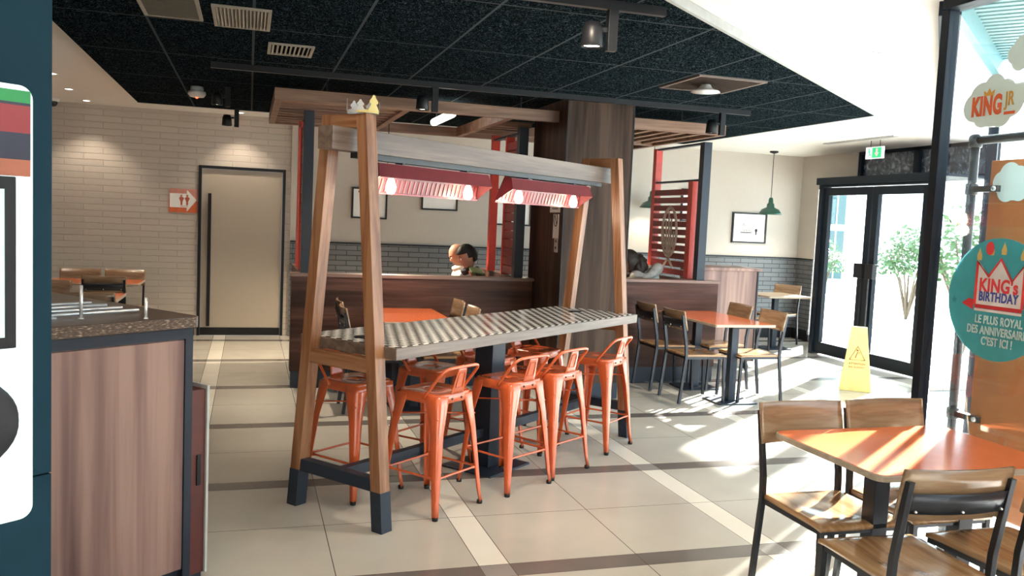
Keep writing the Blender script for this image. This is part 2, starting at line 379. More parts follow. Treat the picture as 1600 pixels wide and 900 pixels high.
# facade from the lobby towards the camera and round to the foreground glazing
def glazing(name, x0, y0, x1, y1, posts, z1=2.75, pw=.07, low=.06, headh=.07, th=.06):
    g = bpy.data.objects.new(name, None); COL.objects.link(g); g.location = (x0, y0, 0); g['kind'] = 'structure'
    L = math.hypot(x1-x0, y1-y0); g.rotation_euler = (0, 0, math.atan2(y1-y0, x1-x0))
    m = MB().box(0, L, -.05, .05, 0, low).box(0, L, -.05, .05, z1-headh, z1)
    for p in posts: m.box(p-pw/2, p+pw/2, -th, th, low, z1-headh)
    m.build('window_frame', M_FRAME, g, .003)
    for a, b in zip(posts[:-1], posts[1:]): box(a+pw/2, b-pw/2, -.006, .006, low, z1-headh).build('pane', M_GLASS, g)
    return g
glazing('window_2', 3.215, 3.455, 7.34, 7.815, [.03, 1.5, 3.0, 4.5, 5.97], th=.03, pw=.05)
glazing('window_4', 3.16, 3.39, 3.16, -1.55, [.0, 3.2, 4.9], pw=.05, low=.09, headh=.07, th=.03)

# outside ground, pale building, hedge, canopy
M_PAVE = brick('pale_paving', (.5, .5, .48), (.46, .46, .45), (.35, .35, .34), .6, .6, .01, rough=.8, bump=.1)
o = MB().box(3.0, 40, -12, 40, -.2, -.125).build('ground', M_PAVE); o['kind'] = 'structure'
bw = thing('office_building', 'pale office building with bands of windows beyond the glass doors', 'building', (18.0, 22.6, -.125), math.radians(-37))
M_FAC = plain('white_facade', (.8, .82, .82), .7); M_BWIN = plain('teal_window_glass', (.06, .14, .16), .3)
box(-17.2, 0, 0, 6, 0, 9).build('wall', M_FAC, bw)
for z0, z1 in ((.35, .85), (1.2, 1.85), (2.05, 3.0), (3.4, 4.4), (4.9, 5.9)):
    for k in range(9):
        wv = MB().box(-.75-k*.85, -.25-k*.85, -.06, .02, z0, z1).build('window', M_BWIN, bw)
        MB().box(-.52-k*.85, -.48-k*.85, -.09, -.06, z0, z1).build('glazing_bar', M_FAC, wv)
def bush(x, y, z, r, n, label, seed, nm='shrub'):
    rnd = random.Random(seed); t_ = thing(nm, label, 'shrub', (x, y, z)); m = MB()
    for i in range(n):
        a, b = rnd.uniform(0, 2*PI), rnd.uniform(-.1, 1); rr = r*rnd.uniform(.45, 1)
        c = Vector((math.cos(a)*rr*math.sqrt(max(0, 1-b*b))*.7, math.sin(a)*rr*math.sqrt(max(0, 1-b*b))*.7, r*1.0+b*rr))
        d1 = Vector((rnd.uniform(-1, 1), rnd.uniform(-1, 1), rnd.uniform(-1, 1))).normalized(); d2 = d1.orthogonal().normalized()
        s = r*.06
        m.add([c-d1*s, c+d2*s*.5+Vector((0, 0, s*.15)), c+d1*s, c-d2*s*.5], [(0, 1, 2, 3)])
    m.build('foliage', plain('leaf_green', (.10, .2, .08), .5), t_); st = MB()
    for k in range(7):
        a = k*.9; st.tube([(0, 0, 0), (math.cos(a)*r*.2, math.sin(a)*r*.2, r*.8), (math.cos(a)*r*.5, math.sin(a)*r*.5, r*1.5)], [.03*r, .02*r, .008*r], 6)
    st.build('stem', plain('bark', (.12, .09, .06), .8), t_); return t_
bush(13.4, 14.94, -.12, 1.0, 1500, 'leafy green shrub outside behind the right door leaf', 3)
bush(13.2, 17.6, -.04, .8, 700, 'loose grey-green shrub outside behind the left door leaf', 4)
bush(10.4, 10.4, -.12, 1.15, 800, 'thin branched shrub outside seen beside the foreground window post', 9)
cn = thing('canopy', 'pale teal corrugated metal canopy with beam outside the front glass', 'canopy', (4.0, 4.35, 0), DIAG)
M_CANO = plain('pale_teal_metal', (.045, .17, .185), .5)
m = MB()
for k in range(34): m.box(-.9+k*.11, -.84+k*.11, -.75+max(0, k-8)*.026, -.05, 3.17, 3.20)
m.prism([(-.9, -.05), (-.9, -.75), (0, -.75), (2.85, -.05)], 3.20, 3.22).build('corrugated_sheet', M_CANO, cn)
MB().box(-.9, 2.9, -.05, .01, 3.02, 3.22).build('beam', M_CANO, cn)
MB().box(2.80, 2.88, -.06, .02, -.125, 3.02).build('post', M_FRAME, cn)
# ================================================================== PILLAR, HALF WALLS, DIVIDERS, PERGOLA
p = thing('pillar', 'square walnut clad pillar from floor to dark ceiling', 'pillar', (2.985, 7.67, 0))
box(-.315, .315, -.47, .47, .15, 2.70).build('cladding', M_WALV, p, .003)
box(-.30, .30, -.455, .455, 0, .15).build('plinth', M_NAVY, p)
tr = MB()
for sx in (-1, 1): tr.box(sx*.3165-.005, sx*.3165+.005, -.476, -.466, .15, 2.70)
tr.build('corner_trim', M_BLACK, p)
def notice(name, label, y, z, h, wd, ink):
    n = thing(name, label, 'notice', (2.669, y, z)); box(-.006, 0, -wd/2, wd/2, 0, h).build('sheet', M_GREY if wd < .1 else M_OFFW, n)
    ink(n); return n
RX = Matrix.Rotation(PI/2, 4, 'X')
def ink_a(n):
    for k in range(2): box(-.0075, -.006, -.09, .07, .03+k*.02, .038+k*.02).build('print_line', M_INK, n)
def ink_b(n):
    MB().tube([(-.0075, .045*math.cos(a*PI/12), .17+.06*math.sin(a*PI/12)) for a in range(24)], .004, 6, closed=True).build('ring_mark', M_INK, n)
    MB().bar((-.0075, .03, .21), (-.0075, -.03, .13), .003, .008).build('slash_mark', M_INK, n)
def ink_c(n):
    for z in (.1, .04): MB().lathe([(.0, -.0085), (.014, -.0085), (.014, -.006)], (0, 0, z), 10, 'x').build('button', M_INK, n)
notice('wall_notice', 'small pale landscape notice topmost on the pillar side', 7.42, 1.69, .06, .26, ink_a)
notice('wall_notice', 'tall grey notice with a crossed ring on the pillar side', 7.375, 1.455, .22, .14, ink_b)
notice('switch_plate', 'narrow grey two-button switch plate on the pillar side', 7.35, 1.33, .13, .085, ink_c)

def half_wall(label, x0, x1, y0, y1, h):
    t_ = thing('half_wall', label, 'partition', ((x0+x1)/2, (y0+y1)/2, 0)); a, b = (x1-x0)/2, (y1-y0)/2
    box(-a, a, -b, b, .15, h-.03).build('panel', M_WALH, t_, .002)
    box(-a+.01, a-.01, -b+.01, b-.01, 0, .15).build('plinth', M_NAVY, t_)
    box(-a-.012, a+.012, -b-.012, b+.012, h-.03, h).build('ledge', wood('walnut_ledge', ((.14, .08, .06), (.22, .13, .1), (.3, .2, .16)), 'x', .4), t_, .003)
half_wall('long walnut half wall between the washroom door and the pillar', .375, 2.655, 7.94, 8.10, 1.045)
half_wall('short walnut half wall right of the pillar behind the orange table', 3.32, 4.74, 8.00, 8.16, 1.06)
# rolling cabinet behind the right half wall
c = thing('service_cabinet', 'pale mauve wood cabinet on castors beyond the right half wall', 'cabinet', (5.24, 8.85, 0))
box(-.37, .36, -.25, .25, .10, 1.14).build('body', M_WALC, c, .003); box(-.40, .39, -.28, .28, 1.14, 1.175).build('worktop', M_WALC, c, .004)
MB().box(.352, .366, -.262, -.25, .10, 1.14).build('edge_strip', M_NAVY, c)
for sx in (-.3, .3):
    for sy in (-.2, .2):
        q = MB().lathe([(.0, -.014), (.04, -.014), (.04, .014), (.0, .014)], (sx, sy, .041), 16, 'x').build('castor', M_RUBBER, c)
        MB().box(sx-.02, sx+.02, sy-.015, sy+.015, .075, .10).build('castor_fork', M_CHROME, q)
# dividers: blue near post, red frame and slats running along Y
def divider(label, x, y0, y1, ztop, zbase, slat_to, open_top):
    t_ = thing('slatted_divider', label, 'divider', (x, y0, zbase)); H = ztop-zbase; D = y1-y0
    box(-.045, .045, 0, .09, 0, H).build('near_post', M_NAVY, t_, .002)
    box(-.04, .04, D-.08, D, 0, H).build('far_post', M_REDPO, t_, .002)
    zs = slat_to-zbase
    box(-.045, .045, .20, .30, 0, zs).build('inner_post', M_REDPO, t_, .002) if open_top else None
    ys = .30 if open_top else .09
    MB().box(-.03, .03, .09, D-.08, zs, zs+.02).build('top_rail', M_NAVY, t_)
    n = int((zs-.04)/.088)
    ye = D-.08 if open_top else .45
    for k in range(n):
        z = .02+k*.088; box(-.035, .035, ys, ye, z, z+.078 if not open_top else z+.062).build('slat', M_REDSL, t_)
    if not open_top: box(-.045, .045, .45, .48, 0, zs).build('inner_post', M_REDPO, t_, .002)
    if open_top:
        MB().box(-.03, .03, .09, D-.08, H-.02, H).build('head_rail', M_NAVY, t_)
        # pale emblem: leaf-shaped bundle of stripes painted on the slats' side face
        em = MB(); M_EMB = plain('faded_beige_paint', (.50, .42, .36), .6)
        cy, cz = (.30+D-.08)/2-.02, .27
        for k, (dy, h0, h1) in enumerate(((-.13, .10, .28), (-.065, .02, .42), (0, -.02, .50), (.065, .02, .40), (.13, .10, .30))):
            em.bar((-.0375, cy+dy*.6, cz-.05+h0), (-.0375, cy+dy+.03, cz-.05+h1), .004, .034, (0, 1, 0))
        out = [(math.sin(a)*.17, .22+.27*-math.cos(a)) for a in [i*PI/10 for i in range(21)]]
        em.tube([(-.0375, cy+a, cz+b) for a, b in out], .020, 6, closed=True)
        em.bar((-.0375, cy-.11, cz-.17), (-.0375, cy+.06, cz-.02), .004, .035, (0, 1, 0)); em.bar((-.0375, cy+.11, cz-.17), (-.0375, cy-.06, cz-.02), .004, .035, (0, 1, 0))
        em.build('emblem', M_EMB, t_)
    return t_
divider('left slatted red divider with blue post beside the washroom door', .50, 7.985, 9.05, 2.5, 1.045, 2.44, False)
divider('middle slatted red divider with blue post left of the pillar', 2.525, 8.00, 9.05, 2.5, 1.045, 2.44, False)
divider('right red slatted divider with pale emblem right of the pillar', 4.545, 8.04, 9.23, 2.5, 1.06, 2.10, True)
for nm, x, y0, y1 in (('left', .50, 8.1, 9.3), ('middle', 2.575, 8.1, 9.45), ('right', 4.545, 8.16, 9.28)):
    t_ = thing('low_partition', f'low walnut partition under the {nm} slatted divider', 'partition', (x, (y0+y1)/2+.01, 0)); b = (y1-y0)/2
    box(-.06, .06, -b+.012, b, .15, 1.045).build('panel', M_WALH, t_); box(-.05, .05, -b+.012, b-.01, 0, .15).build('plinth', M_NAVY, t_)

# pergola hung under the dark ceiling
pg = thing('pergola', 'brown slatted timber pergola hung under the dark ceiling', 'pergola', (0, 0, 2.5))
def board(x0, x1, y0, y1, z0=0, z1=.10, nm='beam', mat=None): return box(x0, x1, y0, y1, z0, z1).build(nm, mat or M_PERG, pg, .002)
PY0, PY1 = 7.40, 9.42
board(.18, 2.66, PY0, PY0+.06); board(3.32, 4.36, PY0, PY0+.06); board(.18, 4.36, PY1, PY1+.06)
for x in (.18, 1.25, 2.18, 4.30): board(x, x+.06, PY0+.06, PY1)
board(3.32, 3.38, PY0+.06, PY1)
board(2.24, 4.30, 8.85, 8.91)
for k in range(9): board(.24, 1.25, PY0+.18+k*.215, PY0+.18+k*.215+.07, .015, .07, 'slat')
for k in range(5): board(3.46+k*.175, 3.46+k*.175+.06, PY0+.06, 8.85, .015, .07, 'slat')
for k in range(3): board(2.24, 2.66, 8.2+k*.2, 8.26+k*.2, .015, .07, 'slat')
for x, y in ((.6, PY0+.03), (2.3, PY0+.03), (3.9, PY0+.03), (.6, PY1+.03), (3.9, PY1+.03)):
    MB().tube([(x, y, .10), (x, y, .20)], .006, 8).build('hanger', M_BLACK, pg)
t_ = thing('tube_light', 'white glowing tube light inside the pergola', 'lamp', (1.78, 8.3, 2.53), 0)
MB().tube([(0, -.42, .03), (0, .42, .03)], .036, 12).build('tube', plain('tube_glow', (1, 1, 1), .5, emit=(1, .93, .82), es=9), t_)
for y in (-.3, .3): MB().tube([(0, y, .06), (0, y, .17)], .006, 6).build('hanger', M_BLACK, t_)

# ================================================================== CEILING FITTINGS
def spot_light(name, x, y, z, d, e, size, ang, col=(1, .86, .68)):
    l = bpy.data.lights.new(name, 'SPOT'); l.energy = e*1.6; l.spot_size = math.radians(ang); l.spot_blend = .6; l.shadow_soft_size = size; l.color = col
    o = bpy.data.objects.new(name, l); COL.objects.link(o); o.location = (x, y, z); o.rotation_euler = Vector(d).to_track_quat('-Z', 'Y').to_euler()
for y, x0, x1, lb in ((7.03, -.3, 4.38, 'long black ceiling track ending right of the pillar'), (4.02, .9, 1.98, 'short black ceiling track at the top edge above the table')):
    tag(box(x0, x1, y-.018, y+.018, 2.655, 2.70).build('lighting_track', M_BLACK), lb, 'track')
def track_spot(x, y, label, s=1.0, lit=60, d=(0, 0, -1), yaw_=0, ztop=2.656):
    t_ = thing('track_spotlight', label, 'spotlight', (x, y, ztop), yaw_, 'black track spotlights')
    box(.012*s, .062*s, -.02*s, .02*s, -.20*s, 0).build('driver_box', M_BLACK, t_, .002)
    MB().bar((.01*s, 0, -.10*s), (-.02*s, 0, -.10*s), .02, .02).build('arm', M_BLACK, t_)
    h = MB().lathe([(0, -.075*s), (.036*s, -.07*s), (.048*s, -.10*s), (.055*s, -.185*s), (.050*s, -.19*s), (.044*s, -.175*s), (0, -.175*s)], (-.065*s, 0, 0), 28).build('head', M_BLACK, t_)
    MB().lathe([(0, -.177*s), (.044*s, -.180*s), (0, -.183*s)], (-.065*s, 0, 0), 24).build('lens', M_LED, h)
    q = Vector((-.065*s, 0, -.20*s)); q.rotate(Matrix.Rotation(yaw_, 3, 'Z'))
    spot_light('track_spot_beam', x+q.x, y+q.y, ztop-.20*s, d, lit, .04, 85); return t_
track_spot(1.66, 4.02, 'large black spotlight nearest the camera above the table end', 1.0, 45)
track_spot(4.06, 7.03, 'black track spotlight right of the pillar', 1.0, 60)
track_spot(1.40, 7.03, 'black track spotlight above the paper crown', 1.0, 120)
for x_, y_ in ((-.75, 2.35), (.05, 2.95), (1.35, 3.6)): spot_light('added_warm_spot', x_, y_, 2.66, (.45, .6, -.75), 28, .05, 95, (1, .83, .64))  # unseen warm spots without fixtures, added to light the oak frame from the left
track_spot(-.19, 10.18, 'black spotlight at the far edge of the dark ceiling', 1.0, 40, ztop=2.70)
track_spot(-.24, 8.40, 'black ceiling spotlight beside the smoke alarm', .9, 60, ztop=2.70)
for x, y, lb in ((-1.8, 9.95, 'brightest small downlight in the white ceiling by the teal panel'), (-1.8, 10.95, 'downlight nearest the glazed brick wall at the left'),
                 (-1.74, 8.85, 'downlight in the white ceiling cut by the teal panel edge'), (-.12, 11.0, 'small downlight above the washroom door')):
    t_ = thing('downlight', lb, 'lamp', (x, y, 2.75)); MB().lathe([(.05, 0), (.05, -.006), (.038, -.006), (.038, -.002)], (0, 0, 0), 20).build('rim', M_OFFW, t_)
    MB().lathe([(0, -.004), (.036, -.003)], (0, 0, 0), 20).build('lens', M_LED, t_)
    spot_light('downlight_beam', x, y, 2.73, (0, 0, -1), 20, .03, 100)
dm = thing('dome_camera', 'small black dome camera where the brick wall meets ceiling', 'camera', (-2.15, 11.0, 2.75))
MB().lathe([(.065, 0), (.065, -.03), (.055, -.035)], (0, 0, 0), 20).build('base', M_OFFW, dm)
MB().lathe([(.05, -.035), (.045, -.06), (.028, -.085), (0, -.093)], (0, 0, 0), 20).build('dome', plain('black_dome', (.01, .01, .01), .08), dm)
sa = thing('smoke_alarm', 'off-white alarm unit with a red light on the dark ceiling', 'alarm', (-.48, 8.55, 2.70))
MB().lathe([(.055, 0), (.06, -.03), (.05, -.045)], (0, 0, 0), 20).build('base', M_GREY, sa)
MB().lathe([(.075, -.045), (.08, -.07), (.06, -.095), (.02, -.10), (0, -.10)], (0, 0, 0), 20).build('dome', M_OFFW, sa)
MB().lathe([(0, -.112), (.01, -.108), (.012, -.10)], (0, -.02, 0), 10).build('indicator', plain('red_led', (1, .1, .05), .4, emit=(1, .08, .03), es=6), sa)
def vent(label, x0, x1, y0, y1, along, cone=None, z=2.70, n=9, mat=None):
    t_ = thing('ceiling_vent', label, 'vent', ((x0+x1)/2, (y0+y1)/2, z)); a, b = (x1-x0)/2, (y1-y0)/2; mat = mat or plain('brown_vent', (.16, .12, .10), .5)
    MB().box(-a, -a+.02, -b, b, -.012, 0).box(a-.02, a, -b, b, -.012, 0).box(-a+.02, a-.02, -b, -b+.02, -.012, 0).box(-a+.02, a-.02, b-.02, b, -.012, 0).build('frame', mat, t_)
    for k in range(n):
        if along == 'y':
            x = -a+.02+(2*a-.04)*(k+.5)/n; q = MB().hexa([(x-.008, -b+.02, -.012), (x-.004, -b+.02, -.012), (x-.004, b-.02, -.012), (x-.008, b-.02, -.012)], [(x+.004, -b+.02, 0), (x+.008, -b+.02, 0), (x+.008, b-.02, 0), (x+.004, b-.02, 0)])
        else:
            y = -b+.02+(2*b-.04)*(k+.5)/n; q = MB().hexa([(-a+.02, y-.008, -.012), (a-.02, y-.008, -.012), (a-.02, y-.004, -.012), (-a+.02, y-.004, -.012)], [(-a+.02, y+.004, 0), (a-.02, y+.004, 0), (a-.02, y+.008, 0), (-a+.02, y+.008, 0)])
        q.build('slat', mat, t_)
    if cone: MB().lathe([(.035, -.013), (.05, -.04), (.075, -.055), (.10, -.06), (.11, -.07), (0, -.07)], (cone[0], cone[1], 0), 24).build('detector', M_OFFW, t_)
vent('brown slatted ceiling vent with white cone detector', 3.06, 3.62, 5.60, 6.24, 'y', (-.06, -.02), n=22)
vent('slatted ceiling vent at the top left corner', -.60, -.28, 4.95, 5.50, 'x', n=16, mat=plain('tan_vent', (.30, .26, .21), .5))
vent('slatted ceiling vent right of the top left one', -.22, .10, 5.05, 5.60, 'y', n=14, mat=plain('tan_vent', (.30, .26, .21), .5))
vent('small slatted vent near the left pergola corner', .10, .40, 6.0, 6.4, 'y', n=9, mat=plain('tan_vent', (.30, .26, .21), .5))
vent('slot vent in the white ceiling before the entrance', 6.94, 7.02, 8.15, 9.4, 'y', z=2.75, n=2, mat=M_GREY)
t_ = thing('ceiling_sensor', 'tiny pair of grey dots in the white ceiling', 'sensor', (3.74, 4.6, 2.75))
MB().lathe([(.012, 0), (.012, -.004), (0, -.004)], (-.02, 0, 0), 12).build('left_cap', M_GREY, t_); MB().lathe([(.014, 0), (.014, -.004), (0, -.004)], (.025, 0, 0), 12).build('right_cap', M_GREY, t_)
# exit sign
ex = thing('exit_sign', 'green and white emergency exit sign above the doors', 'sign', (7.16, 8.70, 2.53))
box(-.015, .015, -.145, .145, 0, .14).build('panel', plain('exit_white', (.85, .9, .87), .5, emit=(.9, 1, .95), es=.5), ex)
box(-.017, -.015, -.125, .03, .01, .13).build('green_field', plain('exit_green', (.02, .5, .2), .5, emit=(.02, .6, .25), es=.6), ex)
MB().prism([(-.05, .02), (-.01, .07), (-.032, .07), (-.032, .12), (-.068, .12), (-.068, .07), (-.09, .07)], -.019, -.017, 'x').build('arrow', M_PAPER, ex)
rm = MB().lathe([(.0, -.019), (.011, -.019), (.011, -.017), (0, -.017)], (0, .085, .113), 10, 'x')
rm.bar((-.018, .085, .10), (-.018, .07, .06), .002, .014, (0, 1, 0)); rm.bar((-.018, .07, .06), (-.018, .045, .03), .002, .010, (0, 1, 0)); rm.bar((-.018, .07, .06), (-.018, .095, .025), .002, .010, (0, 1, 0)); rm.bar((-.018, .082, .09), (-.018, .05, .08), .002, .008, (0, 1, 0)); rm.bar((-.018, .082, .09), (-.018, .11, .07), .002, .008, (0, 1, 0))
rm.build('running_figure', plain('exit_green', (.02, .5, .2)), ex)
for y in (-.08, .08): MB().tube([(0, y, .14), (0, y, .22)], .004, 6).build('hanger', M_BLACK, ex)

# green pendants
def pendant(x, y, z, label, en=22):
    t_ = thing('pendant_lamp', label, 'lamp', (x, y, 2.75), 0, 'green enamel pendants')
    MB().lathe([(.06, 0), (.06, -.02), (.015, -.035)], (0, 0, 0), 18).build('canopy', M_BLACK, t_)
    MB().tube([(0, 0, -.03), (0, 0, z-2.75+.22)], .005, 6).build('cord', M_BLACK, t_)
    k = z-2.75
    MB().lathe([(.02, k+.24), (.03, k+.22), (.035, k+.16), (.05, k+.15), (.055, k+.10), (.12, k+.07), (.155, k+.02), (.17, k), (.165, k), (.15, k+.02), (.115, k+.06), (.04, k+.08)], (0, 0, 0), 28).build('lamp_shade', M_GREEN, t_)
    MB().lathe([(0, k+.01), (.03, k+.02), (.035, k+.05), (.02, k+.08)], (0, 0, 0), 16).build('bulb', M_LED, t_)
    l = bpy.data.lights.new('pendant_glow', 'SPOT'); l.energy = en; l.spot_size = math.radians(140); l.spot_blend = .5; l.shadow_soft_size = .05; l.color = (1, .84, .62)
    o = bpy.data.objects.new('pendant_glow', l); COL.objects.link(o); o.location = (x, y, z-.005)
pendant(7.15, 10.78, 1.85, 'green pendant lamp over the table near the entrance')
pendant(5.38, 11.0, 1.86, 'green pendant lamp half hidden behind the right divider')
pendant(1.42, 9.35, 1.88, 'green pendant lamp behind the left end of the red shade', 230)
pendant(3.35, 9.6, 1.88, 'green pendant lamp behind the pillar', 230)

# pictures on the rear wall
def picture(x0, x1, z0, z1, label, art):
    cx, cz = (x0+x1)/2, (z0+z1)/2; a, b = (x1-x0)/2, (z1-z0)/2
    t_ = thing('framed_picture', label, 'picture', (cx, YB-.022, cz), 0, 'framed pictures on the rear wall')
    f_ = .022
    MB().box(-a, -a+f_, -.03, 0, -b, b).box(a-f_, a, -.03, 0, -b, b).box(-a+f_, a-f_, -.03, 0, -b, -b+f_).box(-a+f_, a-f_, -.03, 0, b-f_, b).build('frame', M_BLACK, t_)
    box(-a+f_, a-f_, -.012, 0, -b+f_, b-f_).build('mount', M_PAPER, t_)
    art(t_, a, b)
def art_photo(t_, a, b):
    m = MB().box(-a*.45, a*.45, -.014, -.012, -b*.05, b*.55); q = m.build('print', M_SGREY, t_)
    MB().lathe([(0, -.0155), (.07, -.0155), (.07, -.014)], (0, 0, b*.2), 16, 'y').build('figure', M_PAPER, q)
def art_sketch(t_, a, b):
    q = MB(); rnd = random.Random(5)
    q.box(-a*.5, a*.15, -.014, -.012, -b*.35, -b*.28)
    for k in range(7): x = -a*.45+k*a*.1; q.tube([(x, -.013, -b*.25), (x+a*.06, -.013, -b*.25+rnd.uniform(.05, .16)*b*2), (x+a*.12, -.013, -b*.25)], .003, 5)
    q.tube([(-a*.4, -.013, b*.1), (-a*.33, -.013, b*.3), (-a*.26, -.013, b*.1)], .004, 5); q.lathe([(0, -.014), (.025, -.014), (.025, -.012)], (a*.42, 0, -b*.15), 12, 'y'); q.box(a*.38, a*.46, -.014, -.012, -b*.45, -b*.2)
    q.build('drawing', M_INK, t_)
def art_tall(t_, a, b): MB().box(-a*.2, a*.15, -.014, -.012, -b*.5, b*.05).build('print', M_SGREY, t_); MB().tube([(-a*.1, -.013, b*.05), (0, -.013, b*.2), (a*.1, -.013, b*.05)], .006, 5).build('drawing', M_INK, t_)
picture(1.26, 1.72, 1.54, 1.94, 'leftmost framed picture behind the oak table frame', art_sketch)
picture(2.17, 2.66, 1.69, 2.13, 'framed picture with grey photo right under the red lamp shade', art_photo)
picture(3.17, 3.70, 1.53, 2.02, 'framed picture between the middle divider and the pillar', art_tall)
picture(5.98, 6.42, 1.70, 2.17, 'framed sketch half hidden by the right divider post', art_sketch)
picture(6.84, 7.42, 1.42, 1.87, 'framed sketch beside the green pendant near the entrance', art_sketch)

# washroom arrow sign
sg = thing('washroom_sign', 'orange washroom sign with white arrow left of the washroom door', 'sign', (-.775, YB+.028, 1.665))
M_SOR = plain('sign_orange', (.62, .13, .04), .4); M_SPK = plain('sign_faded_pink', (.58, .25, .2), .4)
box(-.165, .165, -.008, 0, -.145, 0).build('lower_field', M_SOR, sg); box(-.165, .165, -.008, 0, 0, .145).build('upper_field', M_SPK, sg)
MB().prism([(-.155, -.085), (.04, -.085), (.04, -.135), (.155, .01), (.04, .135), (.04, .085), (-.155, .085)], -.0095, -.008, 'y').build('arrow', M_PAPER, sg)
for x in (-.02, .045):
    q = MB().lathe([(0, -.011), (.013, -.011), (.013, -.0095)], (x, 0, .06), 12, 'y').prism([(x-.03, .03), (x-.012, .045), (x+.012, .045), (x+.03, .03), (x+.012, -.01), (x+.010, -.055), (x-.010, -.055), (x-.012, -.01)], -.011, -.0095, 'y')
    q.build('pictogram', plain('sign_red', (.5, .12, .07)), sg)
text('lettering', 'TOILETTES', .018, plain('sign_red', (.5, .12, .07)), sg, Matrix.Translation((.012, -.0105, -.07)) @ RX, .01)

# ================================================================== COMMUNAL TABLE
L = 2.66; BC = .03     # local y is away from the camera side; the frames stand at x = 0 and x = L
ct = thing('communal_table', 'tall communal oak table with A-shaped end frames, overhead beam and mosaic top', 'table', O0, DIAG)
tt = MB().box(.065, 2.73, BC-.352, BC+.352, .875, .935)
tb = tt.build('tabletop', M_OAKX, ct, .003)
mo = MB().box(.085, 2.71, BC-.335, BC+.335, .935, .938).build('mosaic_inlay', M_MOSAIC, tb)
for x in (.22, 2.45): MB().lathe([(.0, .944), (.045, .944), (.052, .938)], (x, BC+.03, 0), 20).build('cable_cap', M_BLACK, tb)
for xx in (0, L):
    for s in (-1, 1):
        y0, y1 = BC+s*.320, BC+s*.122; H = 2.10; hy, hx = .034, .036; cx = xx+hx-.0
        def ring(z):
            y = y0+(y1-y0)*z/H; return [(cx-hx, y-hy, z), (cx+hx, y-hy, z), (cx+hx, y+hy, z), (cx-hx, y+hy, z)]
        lg = MB().hexa(ring(.20), ring(H)).build('leg', M_OAKZ, ct, .002)
        def ringb(z):
            y = y0+(y1-y0)*z/H; return [(cx-hx-.002, y-hy-.002, z), (cx+hx+.002, y-hy-.002, z), (cx+hx+.002, y+hy+.002, z), (cx-hx-.002, y+hy+.002, z)]
        MB().hexa(ringb(0), ringb(.205)).build('foot_sleeve', M_NAVY, lg, .002)
    def cross(z0, z1, nm, mat, ins=.034, x0=.006, x1=.066):
        a0 = .320+(.122-.320)*z0/2.1-ins; a1 = .320+(.122-.320)*z1/2.1-ins
        MB().hexa([(xx+x0, BC-a0, z0), (xx+x1, BC-a0, z0), (xx+x1, BC+a0, z0), (xx+x0, BC+a0, z0)], [(xx+x0, BC-a1, z1), (xx+x1, BC-a1, z1), (xx+x1, BC+a1, z1), (xx+x0, BC+a1, z1)]).build(nm, mat, ct, .002)
    cross(2.03, 2.098, 'top_crosspiece', M_OAKY, x0=.001, x1=.071); cross(.80, .873, 'table_crosspiece', M_OAKY); cross(.20, .265, 'foot_crosspiece', M_NAVY)
MB().box(-.12, 2.80, BC-.052, BC+.052, 1.915, 2.029).build('overhead_beam', M_OAKX, ct, .002)
MB().box(.08, 2.66, BC-.025, BC+.025, 1.885, 1.915).build('cable_channel', plain('grey_channel', (.035, .038, .042), .5), ct)
MB().box(.066, 1.28, BC-.025, BC+.025, .205, .262).box(1.42, L, BC-.025, BC+.025, .205, .262).build('foot_rail', M_NAVY, ct, .002)
MB().box(1.28, 1.42, BC-.07, BC+.07, .012, .875).build('pedestal', M_NAVY, ct, .002)
MB().box(1.13, 1.57, BC-.2, BC+.2, 0, .012).build('base_plate', M_NAVY, ct, .002)

